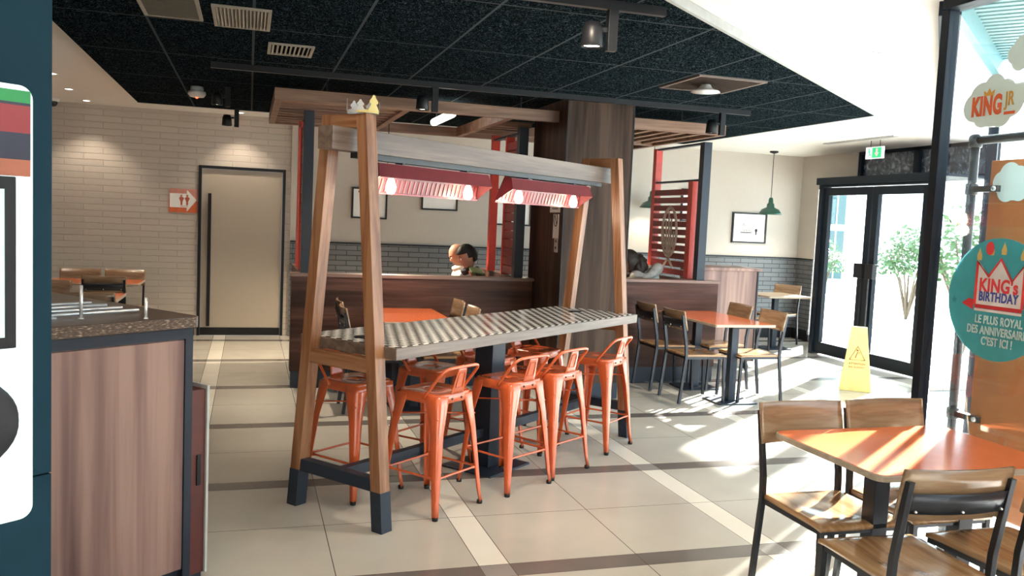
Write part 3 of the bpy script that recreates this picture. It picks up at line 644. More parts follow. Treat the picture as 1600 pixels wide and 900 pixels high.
# two red trough lamps under the beam
def trough(x0, x1, label):
    Lh = (x1-x0)/2; t_ = thing('trough_lamp', label, 'lamp', W((x0+x1)/2, -BC, 1.885), DIAG, 'red trough lamps under the beam')
    sh = MB()
    def pan(y0, z0, e0, y1, z1, e1, th):
        sh.add([(-Lh+e0, y0, z0), (Lh-e0, y0, z0), (Lh-e1, y1, z1), (-Lh+e1, y1, z1), (-Lh+e0, y0+th, z0), (Lh-e0, y0+th, z0), (Lh-e1, y1+th, z1), (-Lh+e1, y1+th, z1)],
               [(0, 1, 2, 3), (7, 6, 5, 4), (0, 4, 5, 1), (1, 5, 6, 2), (2, 6, 7, 3), (3, 7, 4, 0)])
    pan(-.03, -.012, .03, -.055, -.085, .015, .002); pan(.03, -.012, .03, .075, -.165, 0, .002)
    sh.box(-Lh+.03, Lh-.03, -.03, .032, -.014, -.010)
    sh.build('lamp_shade', M_REDSH, t_)
    for s in (-1, 1):
        x = s*(Lh-.03)
        MB().add([(x, -.03, -.012), (x, .03, -.012), (s*Lh, .075, -.165), (s*(Lh-.015), -.055, -.085), (x-s*.003, -.03, -.012), (x-s*.003, .03, -.012), (s*Lh-s*.003, .075, -.165), (s*(Lh-.015)-s*.003, -.055, -.085)],
                 [(0, 1, 2, 3), (7, 6, 5, 4), (0, 4, 5, 1), (1, 5, 6, 2), (2, 6, 7, 3), (3, 7, 4, 0)]).build('end_cap', M_REDSH, t_)
    rb = MB()   # ribs pressed in the rear panel's inner face
    n = 26
    for k in range(n):
        x = -Lh+.04+(2*Lh-.08)*k/(n-1); rb.bar((x, .052, -.088), (x*1.01, .072, -.158), .012, .006, (0, 1, 0))
    rb.build('ribbed_reflector', plain('bright_red_reflector', (.30, .045, .045), .3, .1, coat=.4), t_)
    MB().box(-Lh, Lh, .070, .080, -.172, -.163).build('rolled_rim', plain('bright_red_reflector', (.30, .045, .045)), t_)
    for s in (-1, 1):
        MB().box(s*Lh*.55-.012, s*Lh*.55+.012, -.027, .027, -.010, 0).build('bracket', M_BLACK, t_)
        bx = s*Lh*.66
        b_ = MB().lathe([(0, -.172), (.018, -.168), (.028, -.150), (.029, -.130), (.022, -.105), (.014, -.085)], (bx, .012, 0), 20).build('bulb', M_WLED, t_)
        MB().lathe([(.017, -.085), (.017, -.014)], (bx, .012, 0), 14).build('socket', M_BLACK, b_)
        l = bpy.data.lights.new('bulb_light', 'POINT'); l.energy = 3.5; l.color = (1, .78, .55); l.shadow_soft_size = .04
        o = bpy.data.objects.new('bulb_light', l); COL.objects.link(o); P_ = t_.matrix_basis @ Vector((bx, .012, -.21)); o.location = P_
trough(.20, 1.24, 'red trough lamp nearer the camera with two glowing bulbs')
trough(1.43, 2.50, 'red trough lamp nearer the pillar with two glowing bulbs')

# paper crown on top of the near frame
cr = thing('paper_crown', 'gold and grey paper crown hung on top of the near A-frame', 'crown', W(.036, .10-BC, 2.101), DIAG)
def crown_band(a0, a1, mat, nm):
    m_ = MB(); R_ = .078; n = 24; pts = []
    pr = [(0, .0)]; k = int((a1-a0)/10)
    for i in range(k+1):
        a = math.radians(a0+(a1-a0)*i/k); h = .034+.0
        pts.append((a, h))
    for i in range(len(pts)-1):
        for (aa, h) in ():
            pass
        a, b = pts[i][0], pts[i+1][0]
        m_.add([(R_*math.cos(a), R_*math.sin(a), .0), (R_*math.cos(b), R_*math.sin(b), .0), (R_*math.cos(b), R_*math.sin(b), .014), (R_*math.cos(a), R_*math.sin(a), .014),
                ((R_+.001)*math.cos(a), (R_+.001)*math.sin(a), .0), ((R_+.001)*math.cos(b), (R_+.001)*math.sin(b), .0), ((R_+.001)*math.cos(b), (R_+.001)*math.sin(b), .014), ((R_+.001)*math.cos(a), (R_+.001)*math.sin(a), .014)],
               [(0, 1, 2, 3), (7, 6, 5, 4), (0, 4, 5, 1), (3, 2, 6, 7)])
    return m_.build(nm, mat, cr)
M_GOLD = plain('gold_card', (.55, .44, .16), .45, .2); M_SILV = plain('grey_card', (.42, .44, .46), .5)
bandg = crown_band(200, 330, M_GOLD, 'gold_band'); bands = crown_band(-30, 200, M_SILV, 'grey_band')
def point(adeg, mat, par, s=1.0):
    a = math.radians(adeg); q = MB(); n = Vector((math.cos(a), math.sin(a), 0)); t2 = Vector((-math.sin(a), math.cos(a), 0)); c_ = n*.079+Vector((0, 0, .010))
    poly = [(-.028, 0), (.028, 0), (.012, .026)] + [(.012+.0*0+.010*math.cos(g)+.0, .034+.010*math.sin(g)) for g in (-.6, .3, 1.2)] + [(.009*math.cos(g), .050+.011*math.sin(g)) for g in (0, .8, 1.57, 2.3, 3.1)] + [(-.012+.010*math.cos(g), .034+.010*math.sin(g)) for g in (1.9, 2.8, 3.7)] + [(-.012, .026)]
    vs = [c_+t2*x*s+Vector((0, 0, z*s)) for x, z in poly]+[c_+n*.0015+t2*x*s+Vector((0, 0, z*s)) for x, z in poly]; k = len(poly)
    q.add(vs, [tuple(range(k)), tuple(range(2*k-1, k-1, -1))]+[(i, (i+1) % k, k+(i+1) % k, k+i) for i in range(k)]); q.build('point', mat, par)
point(265, M_GOLD, bandg, 1.3); point(215, M_SILV, bands, .85); point(320, M_SILV, bands, .9); point(20, M_SILV, bands); point(80, M_SILV, bands); point(140, M_SILV, bands)

# ================================================================== BAR STOOLS
def make_stool():
    t_ = thing('bar_stool', '', 'stool', (0, 0, 0), 0, 'orange metal bar stools round the communal table')
    zs, hs, hb = .655, .155, .205
    # seat: pressed square pan with rounded corners, apron, hole
    pan = MB(); N = 40
    def sq(r, z, rad):
        pts = []
        for k in range(N):
            a = 2*PI*(k+.5)/N; c_, s_ = math.cos(a), math.sin(a); p_ = 6
            q = (abs(c_)**p_+abs(s_)**p_)**(-1/p_); pts.append((r*q*c_, r*q*s_, z))
        return pts
    rings = [[(.016*math.cos(2*PI*(k+.5)/N), .016*math.sin(2*PI*(k+.5)/N), zs-.010) for k in range(N)]]+[[(.018*math.cos(2*PI*(k+.5)/N), .018*math.sin(2*PI*(k+.5)/N), zs-.004) for k in range(N)]]
    rings += [sq(.07, zs-.005, 0), sq(.125, zs-.003, 0), sq(.140, zs+.001, 0), sq(.150, zs, 0), sq(hs, zs-.006, 0), sq(hs+.002, zs-.05, 0), sq(hs-.001, zs-.052, 0), sq(hs-.003, zs-.008, 0), sq(.14, zs-.004, 0)]
    vs = [v for r_ in rings for v in r_]; fs = [(i*N+k, i*N+(k+1) % N, (i+1)*N+(k+1) % N, (i+1)*N+k) for i in range(len(rings)-1) for k in range(N)]
    pan.add(vs, fs, True); pan.build('seat', M_ORANGE, t_)
    for sx in (-1, 1):
        for sy in (-1, 1):
            lg = MB()
            # tapered pressed leg: L-section with rounded outer corner
            def sec(z, w_, off):
                cx, cy = sx*off, sy*off; r_ = w_*.33
                out = [(cx-sx*w_, cy), (cx-sx*w_*.6, cy)]
                out += [(cx-sx*r_+sx*r_*math.sin(g), cy-sy*r_+sy*r_*math.cos(g)) for g in [i*PI/8 for i in range(5)]]
                out += [(cx, cy-sy*w_*.6), (cx, cy-sy*w_)]
                th = .003 if w_ > .03 else .0028
                inn = [(x-sx*th, y-sy*th) for x, y in out]
                return [(x, y, z) for x, y in out+inn[::-1]]
            S_ = [sec(zs-.012, .088, hs+.001), sec(zs-.05, .085, hs+.004), sec(.45, .052, .172), sec(.22, .038, .190), sec(.08, .029, .200), sec(.012, .026, hb+.004)]
            k = len(S_[0]); vs = [v for r_ in S_ for v in r_]
            fs = [(i*k+j, i*k+(j+1) % k, (i+1)*k+(j+1) % k, (i+1)*k+j) for i in range(len(S_)-1) for j in range(k)]
            h_ = k//2
            fs += [tuple(range(k-1, -1, -1)), tuple((len(S_)-1)*k+j for j in range(k))]
            lg.add(vs, fs, True)
            # embossed rib along the corner
            lg.tube([(sx*(hs+.001), sy*(hs+.001), .40), (sx*.1825, sy*.1825, .20), (sx*.195, sy*.195, .10)], [.002, .006, .003], 6)
            lo_ = lg.build('leg', M_ORANGE, t_)
            MB().lathe([(.0, 0), (.016, 0), (.017, .012), (.015, .02), (0, .02)], (sx*.195, sy*.195, 0), 12).build('foot_cap', M_RUBBER, lo_)
    a = .178
    for p_, q_ in (((-a, -a), (a, -a)), ((a, -a), (a, a)), ((a, a), (-a, a)), ((-a, a), (-a, -a))):
        d_ = Vector((q_[0]-p_[0], q_[1]-p_[1], 0)).normalized()*.02
        P0 = Vector((*p_, .215)); P1 = Vector((*q_, .215))
        MB().tube([P0+d_*.2, P0+d_*1.0, P0+d_*2.2, P1-d_*2.2, P1-d_*1.0, P1-d_*.2], [.012, .012, .0065, .0065, .012, .012], 10).build('foot_bar', M_ORANGE, t_)
    for s_ in (-1, 1): MB().tube([(-.163, -s_*.163, .525+.006*s_), (.163, s_*.163, .525+.006*s_)], .0045, 8).build('brace', M_ORANGE, t_)
    # low back: bent tube loop and pressed splat
    pts = [(-.158, -.055, zs-.028), (-.160, -.07, zs-.005), (-.158, -.15, zs+.095)]
    pts += [(-.150, -.178, zs+.128), (-.134, -.190, zs+.142), (-.11, -.194, zs+.147), (0, -.196, zs+.149)]
    full = pts+[(-x, y, z) for x, y, z in reversed(pts[:-1])]
    MB().tube(full, .009, 10).build('back_loop', M_ORANGE, t_)
    sp_ = MB().sheet(lambda u, v: ((u-.5)*(.105-.03*v), -.158-.036*v, zs-.004+.148*v), 6, 8, (0, .0025, .0005))
    s2 = sp_.build('back_splat', M_ORANGE, t_)
    MB().tube([(x, -.160-.036*v-.001, zs-.004+.148*v) for x, v in ((-.028, .25), (-.024, .8), (.024, .8), (.028, .25))], .0025, 6, closed=True).build('embossed_rim', M_ORANGE, s2)
    for x in (-.04, .04): MB().lathe([(0, -.1605), (.006, -.1600), (.007, -.157)], (x, 0, zs-.03), 10, 'y').build('screw', M_RUBBER, s2)
    return t_
st = make_stool(); G = 'orange metal bar stools round the communal table'
spots = [(.525, .20, 0, 'orange stool nearest the camera on the window side'), (1.13, .275, -6, 'second orange stool from the camera on the window side'),
         (1.575, .29, -4, 'third orange stool from the camera on the window side'), (2.32, .235, 2, 'orange stool nearest the pillar on the window side'),
         (.42, -.30, 180, 'orange stool nearest the camera on the washroom side, behind the near A-frame'), (1.08, -.29, 184, 'second orange stool from the camera on the washroom side'),
         (1.68, -.30, 178, 'third orange stool from the camera on the washroom side, behind the black pedestal'), (2.24, -.26, 181, 'orange stool nearest the pillar on the washroom side')]
for i, (a, b, r_, lb) in enumerate(spots):
    ps = W(a, b); rr = DIAG+math.radians(r_)
    if i == 0: st.location = ps; st.rotation_euler = (0, 0, rr); st['label'] = lb
    else: dup(st, ps, rr, lb, G)

# ================================================================== DINING CHAIRS AND TABLES
def make_chair():
    t_ = thing('dining_chair', '', 'chair', (0, 0, 0), 0)
    zs = .455; w_ = .20
    def seat(u, v):
        x, y = (u-.5)*.405, -.205+.41*v; d_ = math.exp(-((x/.13)**2+((y+.01)/.13)**2)**1.6)*.011
        z = zs-d_-.006*max(0, (v-.85)/.15)**2
        return (x*(1-.04*(1-v)), y, z)
    MB().sheet(seat, 20, 20, (0, 0, -.018)).build('seat', M_SEAT, t_)
    fr_ = MB().bar((-.185, -.20, zs-.030), (-.185, .195, zs-.030), .02, .022).bar((.185, -.20, zs-.030), (.185, .195, zs-.030), .02, .022).bar((-.175, .185, zs-.030), (.175, .185, zs-.030), .02, .022).bar((-.175, -.195, zs-.030), (.175, -.195, zs-.030), .02, .022)
    fr_.build('seat_frame', M_CHAIRM, t_)
    for s in (-1, 1):
        MB().bar((s*.187, .187, zs-.02), (s*.187, .205, .006), .022, .022, (0, 1, 0)).build('leg', M_CHAIRM, t_)
        q = MB(); prof = [(-.255, .006), (-.207, zs-.02), (-.212, zs+.08), (-.262, .845-.03)]
        vs = []
        for y, z in prof:
            vs += [(s*.195-.011, y-.013, z), (s*.195+.011, y-.013, z), (s*.195+.011, y+.013, z), (s*.195-.011, y+.013, z)]
        fs = [(3, 2, 1, 0), tuple(12+k for k in range(4))]+[(i*4+k, i*4+(k+1) % 4, i*4+4+(k+1) % 4, i*4+4+k) for i in range(3) for k in range(4)]
        q.add(vs, fs).build('rear_leg', M_CHAIRM, t_, .002)
    def crv(x): return -.028*(1-(x/.21)**2)
    bk = MB().sheet(lambda u, v: ((u-.5)*.42, -.222-.038*v+crv((u-.5)*.42), .675+.175*v), 20, 4, (0, .012, .003)).build('backrest', M_BACKW, t_)
    pl = MB().sheet(lambda u, v: ((u-.5)*.388, -.236-.022*v+crv((u-.5)*.42)-.006, .70+.075*v), 18, 2, (0, .004, 0)).build('back_plate', M_CHAIRM, t_)
    for x in (-.165, 0, .165):
        for z in (.712, .762): MB().lathe([(0, -.2555+crv(x)), (.004, -.255+crv(x)), (.005, -.248+crv(x))], (x, 0, z), 8, 'y').build('screw', M_CHROME, pl)
    return t_
ch = make_chair(); first = [True]
def chair(x, y, rot, label, group):
    if first[0]:
        first[0] = False; ch.location = (x, y, 0); ch.rotation_euler = (0, 0, math.radians(rot)); ch['label'] = label; ch['group'] = group; return ch
    return dup(ch, (x, y, 0), math.radians(rot), label, group)
def table(x0, x1, y0, y1, label, peds, r=.05, top=None, pw=.07):
    t_ = thing('dining_table', label, 'table', ((x0+x1)/2, (y0+y1)/2, 0)); a, b = (x1-x0)/2, (y1-y0)/2
    MB().prism(rrect(-a, a, -b, b, r), .722, .746).build('tabletop', M_EDGE, t_, .004)
    MB().prism(rrect(-a+.006, a-.006, -b+.006, b-.006, r-.005), .746, .7475).build('laminate', top or M_OLAM, t_)
    for px_, py_ in peds:
        MB().box(px_-pw/2-.002, px_+pw/2, py_-pw/2, py_+pw/2, .012, .71).build('pedestal', M_NAVY, t_, .003)
        MB().box(px_-.13, px_+.13, py_-.20, py_+.20, .71, .722).build('mounting_plate', M_BLACK, t_)
        MB().prism(rrect(px_-.20, px_+.20, py_-.17, py_+.17, .02), 0, .012).build('base_plate', M_NAVY, t_)
    return t_
# near right
table(2.17, 3.06, 2.48, 3.15, 'large orange table in the right foreground', [(-.165, 0), (.27, 0)])
g = 'chairs at the foreground table'
chair(2.37, 2.985, 180, 'far left chair at the foreground orange table, seen from its front', g)
chair(2.825, 2.99, 180, 'far right chair at the foreground table, just left of the window post', g)
chair(2.275, 2.47, -4, 'near left chair at the foreground table, curved back towards the camera', g)
chair(2.77, 2.46, 0, 'near right chair at the foreground table, cut by the photo edge', g)
# middle right
table(4.03, 4.66, 6.80, 7.97, 'orange table beside the right half wall', [(0, -.38), (0, .3)], r=.02)
g = 'chairs at the table right of the pillar'
chair(4.02, 7.11, -90, 'window-side chair left of the orange table by the right half wall', g)
chair(4.02, 7.70, -90, 'chair left of that orange table, nearest the pillar and half wall', g)
chair(4.565, 7.085, 90, 'chair right of the orange table, nearer the camera of the right pair', g)
chair(4.575, 7.68, 90, 'chair right of the orange table, nearer the half wall of the right pair', g)
# centre behind the communal table
table(1.04, 1.65, 6.82, 7.86, 'orange table behind the communal table against the long half wall', [(0, -.3), (0, .3)], r=.02)
g = 'chairs at the table behind the communal table'
chair(1.02, 7.52, -90, 'left rear chair at the table behind the communal table', g)
chair(1.00, 7.02, -90, 'left near chair at the table behind the communal table, its side seen', g)
chair(1.60, 7.62, 90, 'right rear chair at the table behind the communal table', g)
chair(1.60, 7.08, 90, 'right near chair at the table behind the communal table', g)
# far right by the entrance wall
M_PALE = wood('pale_oak_top', ((.5, .36, .22), (.6, .45, .3), (.68, .53, .37)), 'x', .35)
table(6.62, 7.28, 9.86, 10.56, 'pale wood table by the grey tiles near the entrance', [(0, 0)], r=.02, top=M_PALE)
g = 'chairs at the table near the entrance'
chair(7.22, 10.55, 115, 'chair behind the pale table near the entrance', g)
chair(6.50, 10.12, -90, 'chair left of the pale table near the entrance, beside the mauve cabinet', g)
# far left
table(-2.35, -1.11, 9.90, 10.52, 'orange table against the glazed brick wall', [(-.3, 0), (.42, 0)], r=.02)
g = 'chairs at the table by the brick wall'
chair(-1.79, 10.34, 180, 'left chair behind the table by the brick wall', g)
chair(-1.33, 10.34, 180, 'right chair behind the table by the brick wall', g)
chair(-1.41, 9.87, 0, 'chair in front of the table by the brick wall, black plate showing', g)
table(-2.1, -1.10, 8.2, 8.88, 'orange table behind the counter, mostly hidden', [(-.2, 0), (.25, 0)], r=.02)
chair(-1.80, 8.72, 180, 'chair behind the half hidden orange table', g)
chair(-1.27, 8.08, 0, 'chair just behind the dark counter top', g)

# ================================================================== COUNTER, BIN, KIOSK
CK = Vector((-.185, 3.767, 0))
ck = thing('service_counter', 'rosy walnut counter with dark top left of the communal table', 'counter', CK, DIAG)
box(-1.9, -.03, .03, 1.30, .08, 1.10).build('carcass', M_WALC, ck)
MB().box(-1.9, -.02, .018, .03, 1.055, 1.10).box(-.055, -.02, .018, .03, 0, 1.055).build('corner_frame', M_NAVY, ck)
box(-1.88, -.04, .05, 1.28, 0, .08).build('plinth', M_NAVY, ck)
box(-1.9, -.06, .02, .03, .08, 1.05).build('front_panel', M_WALC, ck)
def speck():
    t_ = NT('brown_speckled_edge'); n = t_.node('ShaderNodeTexNoise', i_Scale=4.0, i_Detail=3.0); t_.link(t_.obj((14, 14, 60)), n.inputs['Vector'])
    t_.link(t_.ramp(n.outputs[0], [(.45, (.05, .03, .02)), (.6, (.13, .08, .05)), (.66, (.36, .27, .19))]), t_.b.inputs['Base Color']); t_.b.inputs['Roughness'].default_value = .4; return t_.m
tp = MB().prism(rrect(-1.9, 0, 0, 1.32, .02), 1.10, 1.148).build('worktop', plain('dark_brown_worktop', (.07, .045, .033), .3), ck, .004)
MB().box(-1.9, -.02, -.002, 0, 1.105, 1.145).build('edge_band', speck(), tp)
# chrome rods of the tray rack and upright pins
rk = thing('chrome_rack', 'rack of four chrome rods lying on the dark counter top', 'rack', CK+Vector((0, 0, 1.149)), DIAG)
for k, x in enumerate((-.155, -.150, -.146, -.142)):
    yv = .56-.113*k; MB().tube([(-.95, yv, .012), (x, yv, .012)], .007, 10).build('rod', M_CHROME, rk)
for x in (-.85, -.5): MB().bar((x, .20, .0025), (x, .58, .0025), .02, .005).build('foot_strip', M_CHROME, rk)
for (x, y, h, lb) in ((-.228, .03, .085, 'short chrome pin near the counter corner'), (-.42, .155, .13, 'tall chrome pin behind the chrome rods'), (-.535, .17, .14, 'chrome pin beside the teal panel edge')):
    q = thing('chrome_pin', lb, 'pin', CK+U*x-V*y+Vector((0, 0, 1.149)), DIAG); MB().tube([(0, 0, .004), (0, 0, h)], .0065, 10).build('shaft', M_CHROME, q); MB().lathe([(.010, 0), (.010, .004), (.006, .005)], (0, 0, 0), 12).build('collar', M_CHROME, q)
bn = thing('waste_cabinet', 'low dark red waste cabinet at the end of the counter', 'cabinet', CK, DIAG)
box(-.015, .055, .03, .80, .03, .83).build('body', plain('dark_maroon_laminate', (.09, .022, .02), .4), bn, .003)
box(.055, .066, .02, .80, .03, .845).build('edge_panel', M_GREY, bn); box(-.01, .05, .04, .78, 0, .03).build('plinth', M_NAVY, bn)
box(.012, .03, .022, .03, .42, .55).build('handle', M_BLACK, bn)

KK = Vector((-.472, 2.198, 0))
tw = thing('teal_panel', 'tall dark teal panelling behind the order kiosk', 'panel', KK, DIAG)
for x0, x1, z0, z1 in ((-1.6, -.062, .93, 2.698), (-.058, .088, .93, 2.698), (-1.6, -.042, 0, .926), (-.038, .088, 0, .926)): box(x0, x1, .085, .22, z0, z1).build('board', M_TEAL, tw, .001)
k = thing('order_kiosk', 'white order kiosk with touch screen and card terminal', 'kiosk', KK, DIAG)
M_KW = plain('white_plastic_painted_glow', (.80, .93, .93), .3, emit=(.72, .95, .97), es=.55)  # emission stands in for window light reflected by the glossy white body
MB().prism(rrect(-.62, .002, .86, 1.852, .03, 6), 0, .05, 'y').build('white_body', M_KW, k, .002)
MB().box(-.5, -.12, .05, .085, 1.0, 1.7).build('wall_bracket', M_BLACK, k)
for z0, z1, nm, col in ((1.813, 1.840, 'green_band', (.004, .20, .035)), (1.807, 1.813, 'divider_line', (.01, .01, .02)), (1.746, 1.807, 'red_band', (.22, .010, .012)), (1.687, 1.746, 'dark_band', (.012, .012, .03)), (1.650, 1.687, 'orange_band', (.30, .09, .045))):
    box(-.60, -.005, -.003, 0, z0, z1).build(nm, plain('kiosk_'+nm, col, .3, emit=col, es=.25), k)
box(-.60, -.040, -.012, 0, 1.264, 1.648).build('screen_bezel', M_BLACK, k, .002)
box(-.58, -.066, -.0135, -.012, 1.29, 1.62).build('screen', plain('menu_screen', (.5, .8, .7), .2, emit=(.45, .75, .62), es=.5), k)
MB().tube([(-.17, -.05, 1.255), (-.17, -.05, .975)], .03, 12).build('terminal_holder', M_BLACK, k)
MB().sheet(lambda u, v: (-.16+(.082*(1-abs(2*v-1)**2.4)+.018)*(u*2-1), -.055-.012*math.sin(PI*v), 1.0+.222*v), 12, 14, (0, .035, 0)).build('card_terminal', plain('black_terminal', (.006, .008, .014), .35), k, .003)
MB().box(-.19, -.15, -.045, 0, 1.09, 1.13).build('terminal_arm', M_BLACK, k)

# ================================================================== WET FLOOR SIGN
ws = thing('wet_floor_sign', 'yellow wet floor sign standing before the entrance doors', 'sign', (6.08, 7.42, 0), math.radians(-38))
M_YEL = plain('yellow_plastic', (.92, .76, .26), .4)
for s in (-1, 1):
    MB().hexa([(-.155, s*.11-.008, 0), (.155, s*.11-.008, 0), (.155, s*.11+.008, 0), (-.155, s*.11+.008, 0)], [(-.075, s*.012-.008, .66), (.075, s*.012-.008, .66), (.075, s*.012+.008, .66), (-.075, s*.012+.008, .66)]).build('panel', M_YEL, ws, .004)
tl = math.atan2(.098, .66)
def on_panel(x, z): return (x, -.11+.098*z/.66-.0095, z)
tg = MB()
T_ = [(-.075, .32), (.075, .32), (0, .46)]
M_RBR = plain('sign_brown_red', (.35, .12, .05), .5)
tg.tube([on_panel(*q) for q in T_], .006, 6, closed=True); tg.tube([on_panel(-.02, .34), on_panel(.0, .40), on_panel(.02, .39)], .005, 6).lathe([(0, -.002), (.010, -.002), (.010, 0)], on_panel(-.003, .418), 10, 'y')
tg.build('warning_triangle', M_RBR, ws)
text('lettering', 'ATTENTION', .028, M_RBR, ws, Matrix.Translation(on_panel(0, .28)) @ Matrix.Rotation(PI/2-tl, 4, 'X'), .015)
text('lettering', 'SOL GLISSANT', .024, M_RBR, ws, Matrix.Translation(on_panel(0, .245)) @ Matrix.Rotation(PI/2-tl, 4, 'X'), .015)

# ================================================================== WINDOW GRAPHICS AND PLAY AREA BARRIER
XG = 3.158
def on_glass(y, z): return Matrix.Translation((XG, y, z)) @ Matrix.Rotation(-PI/2, 4, 'Z') @ Matrix.Rotation(PI/2, 4, 'X')
def cloud(name, label, y, z, s, cat='sticker', lobes=None, x=XG):
    t_ = thing(name, label, cat, (x, y, z)); lobes = lobes or [(0, 0, .11), (.085, .005, .075), (-.09, -.02, .07), (.03, .055, .08), (-.04, .04, .07), (.05, -.05, .07), (-.045, -.05, .065)]
    import itertools
    # outline of the union of the lobes
    pts = []
    for i in range(120):
        a = 2*PI*i/120; best = 0
        for cx, cy, r_ in lobes:
            d_ = cx*math.cos(a)+cy*math.sin(a); e_ = r_*r_-(cx*cx+cy*cy-d_*d_)
            if e_ > 0: best = max(best, d_+math.sqrt(e_))
        pts.append((best*math.cos(a)*s, best*math.sin(a)*s))
    MB().prism(pts, -.0015, 0, 'x').build('cloud_film', plain('pale_mint_film', (.70, .80, .78), .5, var=.01), t_)
    return t_
c1 = cloud('window_sticker', 'white cloud sticker reading KING JR on the front glass', 3.10, 2.215, .95, lobes=[(0, .0, .11), (.10, -.01, .07), (-.10, -.0, .075), (-.005, .075, .06), (-.07, .05, .055), (.06, .03, .075), (-.05, -.055, .06), (.05, -.05, .06), (-.15, .03, .05)])
M_KOR = plain('film_orange_red', (.75, .13, .04), .5); M_KYL = plain('film_ochre', (.66, .34, .05), .5)
RG = Matrix.Translation((-.003, 0, 0)) @ Matrix.Rotation(-PI/2, 4, 'Z') @ Matrix.Rotation(PI/2, 4, 'X')
text('word_king', 'KING', .115, M_KOR, c1, RG @ Matrix.Translation((-.03, -.012, 0)), .05, sx=.56)
text('word_jr', 'JR', .085, M_KYL, c1, RG @ Matrix.Translation((.092, .008, 0)), .02, sx=.62)
box(-.004, -.003, -.125, -.068, -.058, -.045).build('underline', M_KOR, c1)
MB().prism([(.045, .035), (-.005, .035), (-.01, .06), (.008, .048), (.02, .068), (.032, .048), (.05, .06)], -.004, -.003, 'x').build('crown_mark', M_KYL, c1)
cloud('window_sticker', 'plain pale cloud sticker at the top right of the front glass', 2.945, 2.41, .6)
# big round birthday sticker; the cartoon figures on it are left out
CY, CZ, CR = 2.985, 1.345, .272
bs = thing('round_sticker', 'big turquoise round birthday sticker on the front glass', 'sticker', (XG, CY, CZ))
MB().prism([(CR*math.cos(a), CR*math.sin(a)*1.0) for a in [i*2*PI/72 for i in range(72)]], -.0015, 0, 'x').build('disc', plain('turquoise_film', (.05, .42, .50), .45, var=.05), bs)
M_W2 = plain('film_white', (.8, .85, .86), .5); M_R2 = plain('film_red', (.62, .04, .05), .5); M_B2 = plain('film_blue', (.04, .09, .38), .5); M_Y2 = plain('film_gold', (.75, .55, .18), .5)
DY = 0
# coordinates: (right, up) on the disc, right = -Y
def film(poly, mat, nm, d=.0025): MB().prism([(-a, b) for a, b in poly], -d-.0008, -d, 'x').build(nm, mat, bs)
film([(-.115, -.03), (.135, -.03), (.135, .16), (.075, .085), (.01, .18), (-.05, .10), (-.115, .17)], M_W2, 'crown_field')
cl = MB().tube([(-.004, -a, b) for a, b in ((-.115, -.03), (-.115, .165), (-.05, .10), (.01, .18), (.075, .085), (.135, .16), (.135, -.03))], .006, 6)
cl.build('crown_outline', M_R2, bs)
film([(-.115, -.045), (.135, -.045), (.135, -.028), (-.115, -.028)], M_R2, 'crown_base', .003); film([(-.115, -.058), (.135, -.058), (.135, -.047), (-.115, -.047)], M_W2, 'crown_base_line', .003)
RB = Matrix.Translation((-.0045, 0, 0)) @ Matrix.Rotation(-PI/2, 4, 'Z') @ Matrix.Rotation(PI/2, 4, 'X')
text('word_kings', "KING's", .082, M_R2, bs, RB @ Matrix.Translation((.005, .058, 0)), .03, sx=.8)
text('word_birthday', 'BIRTHDAY', .058, M_B2, bs, RB @ Matrix.Translation((.008, .008, 0)), .03, sx=.72)
M_TX = plain('film_pale_text', (.45, .72, .74), .5)
for s_, z in (('LE PLUS ROYAL', -.095), ('DES ANNIVERSAIRES', -.143), ("C'EST ICI !", -.19)): text('slogan_line', s_, .052, M_TX, bs, RB @ Matrix.Translation((.02, z, 0)), .02, sx=.68)
for a, b in ((-.11, .19), (-.045, .215), (.02, .22), (.12, .20)):
    film([(a-.012, b-.02), (a+.012, b-.02), (a+.014, b), (a, b+.035), (a-.014, b)], M_Y2, 'candle_flame')
film([(-.055+.022*math.cos(g*PI/8), .225+.030*math.sin(g*PI/8)) for g in range(16)], M_R2, 'balloon', .0035)
film([(-.19, -.03), (-.125, -.055), (-.12, -.01), (-.15, -.005)], M_R2, 'party_hat')
film([(-.235+.018*math.cos(g*PI/5+PI/2)*(1 if g % 2 == 0 else .45), -.02+.018*math.sin(g*PI/5+PI/2)*(1 if g % 2 == 0 else .45)) for g in range(10)], plain('film_dark_teal', (.03, .28, .36), .5), 'star')
# barrier: tubular steel posts with an orange panel behind the glass
pb = thing('play_barrier', 'black tubular barrier with clamped orange panel behind the front glass', 'barrier', (3.50, 3.52, -.04))
M_PIPE = plain('black_pipe', (.02, .026, .03), .35, .3)
MB().tube([(0, 0, 0), (0, 0, 2.14)], .022, 14).build('corner_post', M_PIPE, pb); MB().tube([(0, 0, 2.145), (0, -4.4, 2.145)], .022, 14).build('top_rail', M_PIPE, pb)
MB().lathe([(.03, 2.11), (.032, 2.12), (.032, 2.165), (.02, 2.175), (0, 2.175)], (0, 0, 0), 16).build('elbow', M_PIPE, pb)
MB().tube([(0, -4.4, 0), (0, -4.4, 2.14)], .022, 14).build('end_post', M_PIPE, pb)
box(.01, .026, -4.3, -.10, .30, 2.04).build('orange_panel', plain('orange_play_panel', (.42, .135, .04), .55, var=.03), pb, .003)
for z in (1.9, .75):
    cp_ = MB().lathe([(.024, z-.03), (.030, z-.025), (.030, z+.025), (.024, z+.03)], (0, 0, 0), 16).build('clamp', M_PIPE, pb)
    MB().bar((0, -.02, z), (-.0, -.17, z), .03, .03).build('clamp_arm', M_PIPE, cp_); MB().lathe([(0, -.022), (.012, -.022), (.014, .0)], (0, -.15, z), 12, 'x').build('bolt', M_CHROME, cp_)
cloud('play_panel_cloud', 'large pale cloud on the orange barrier panel', 3.28, 1.885, .75, 'decoration', x=3.5085)

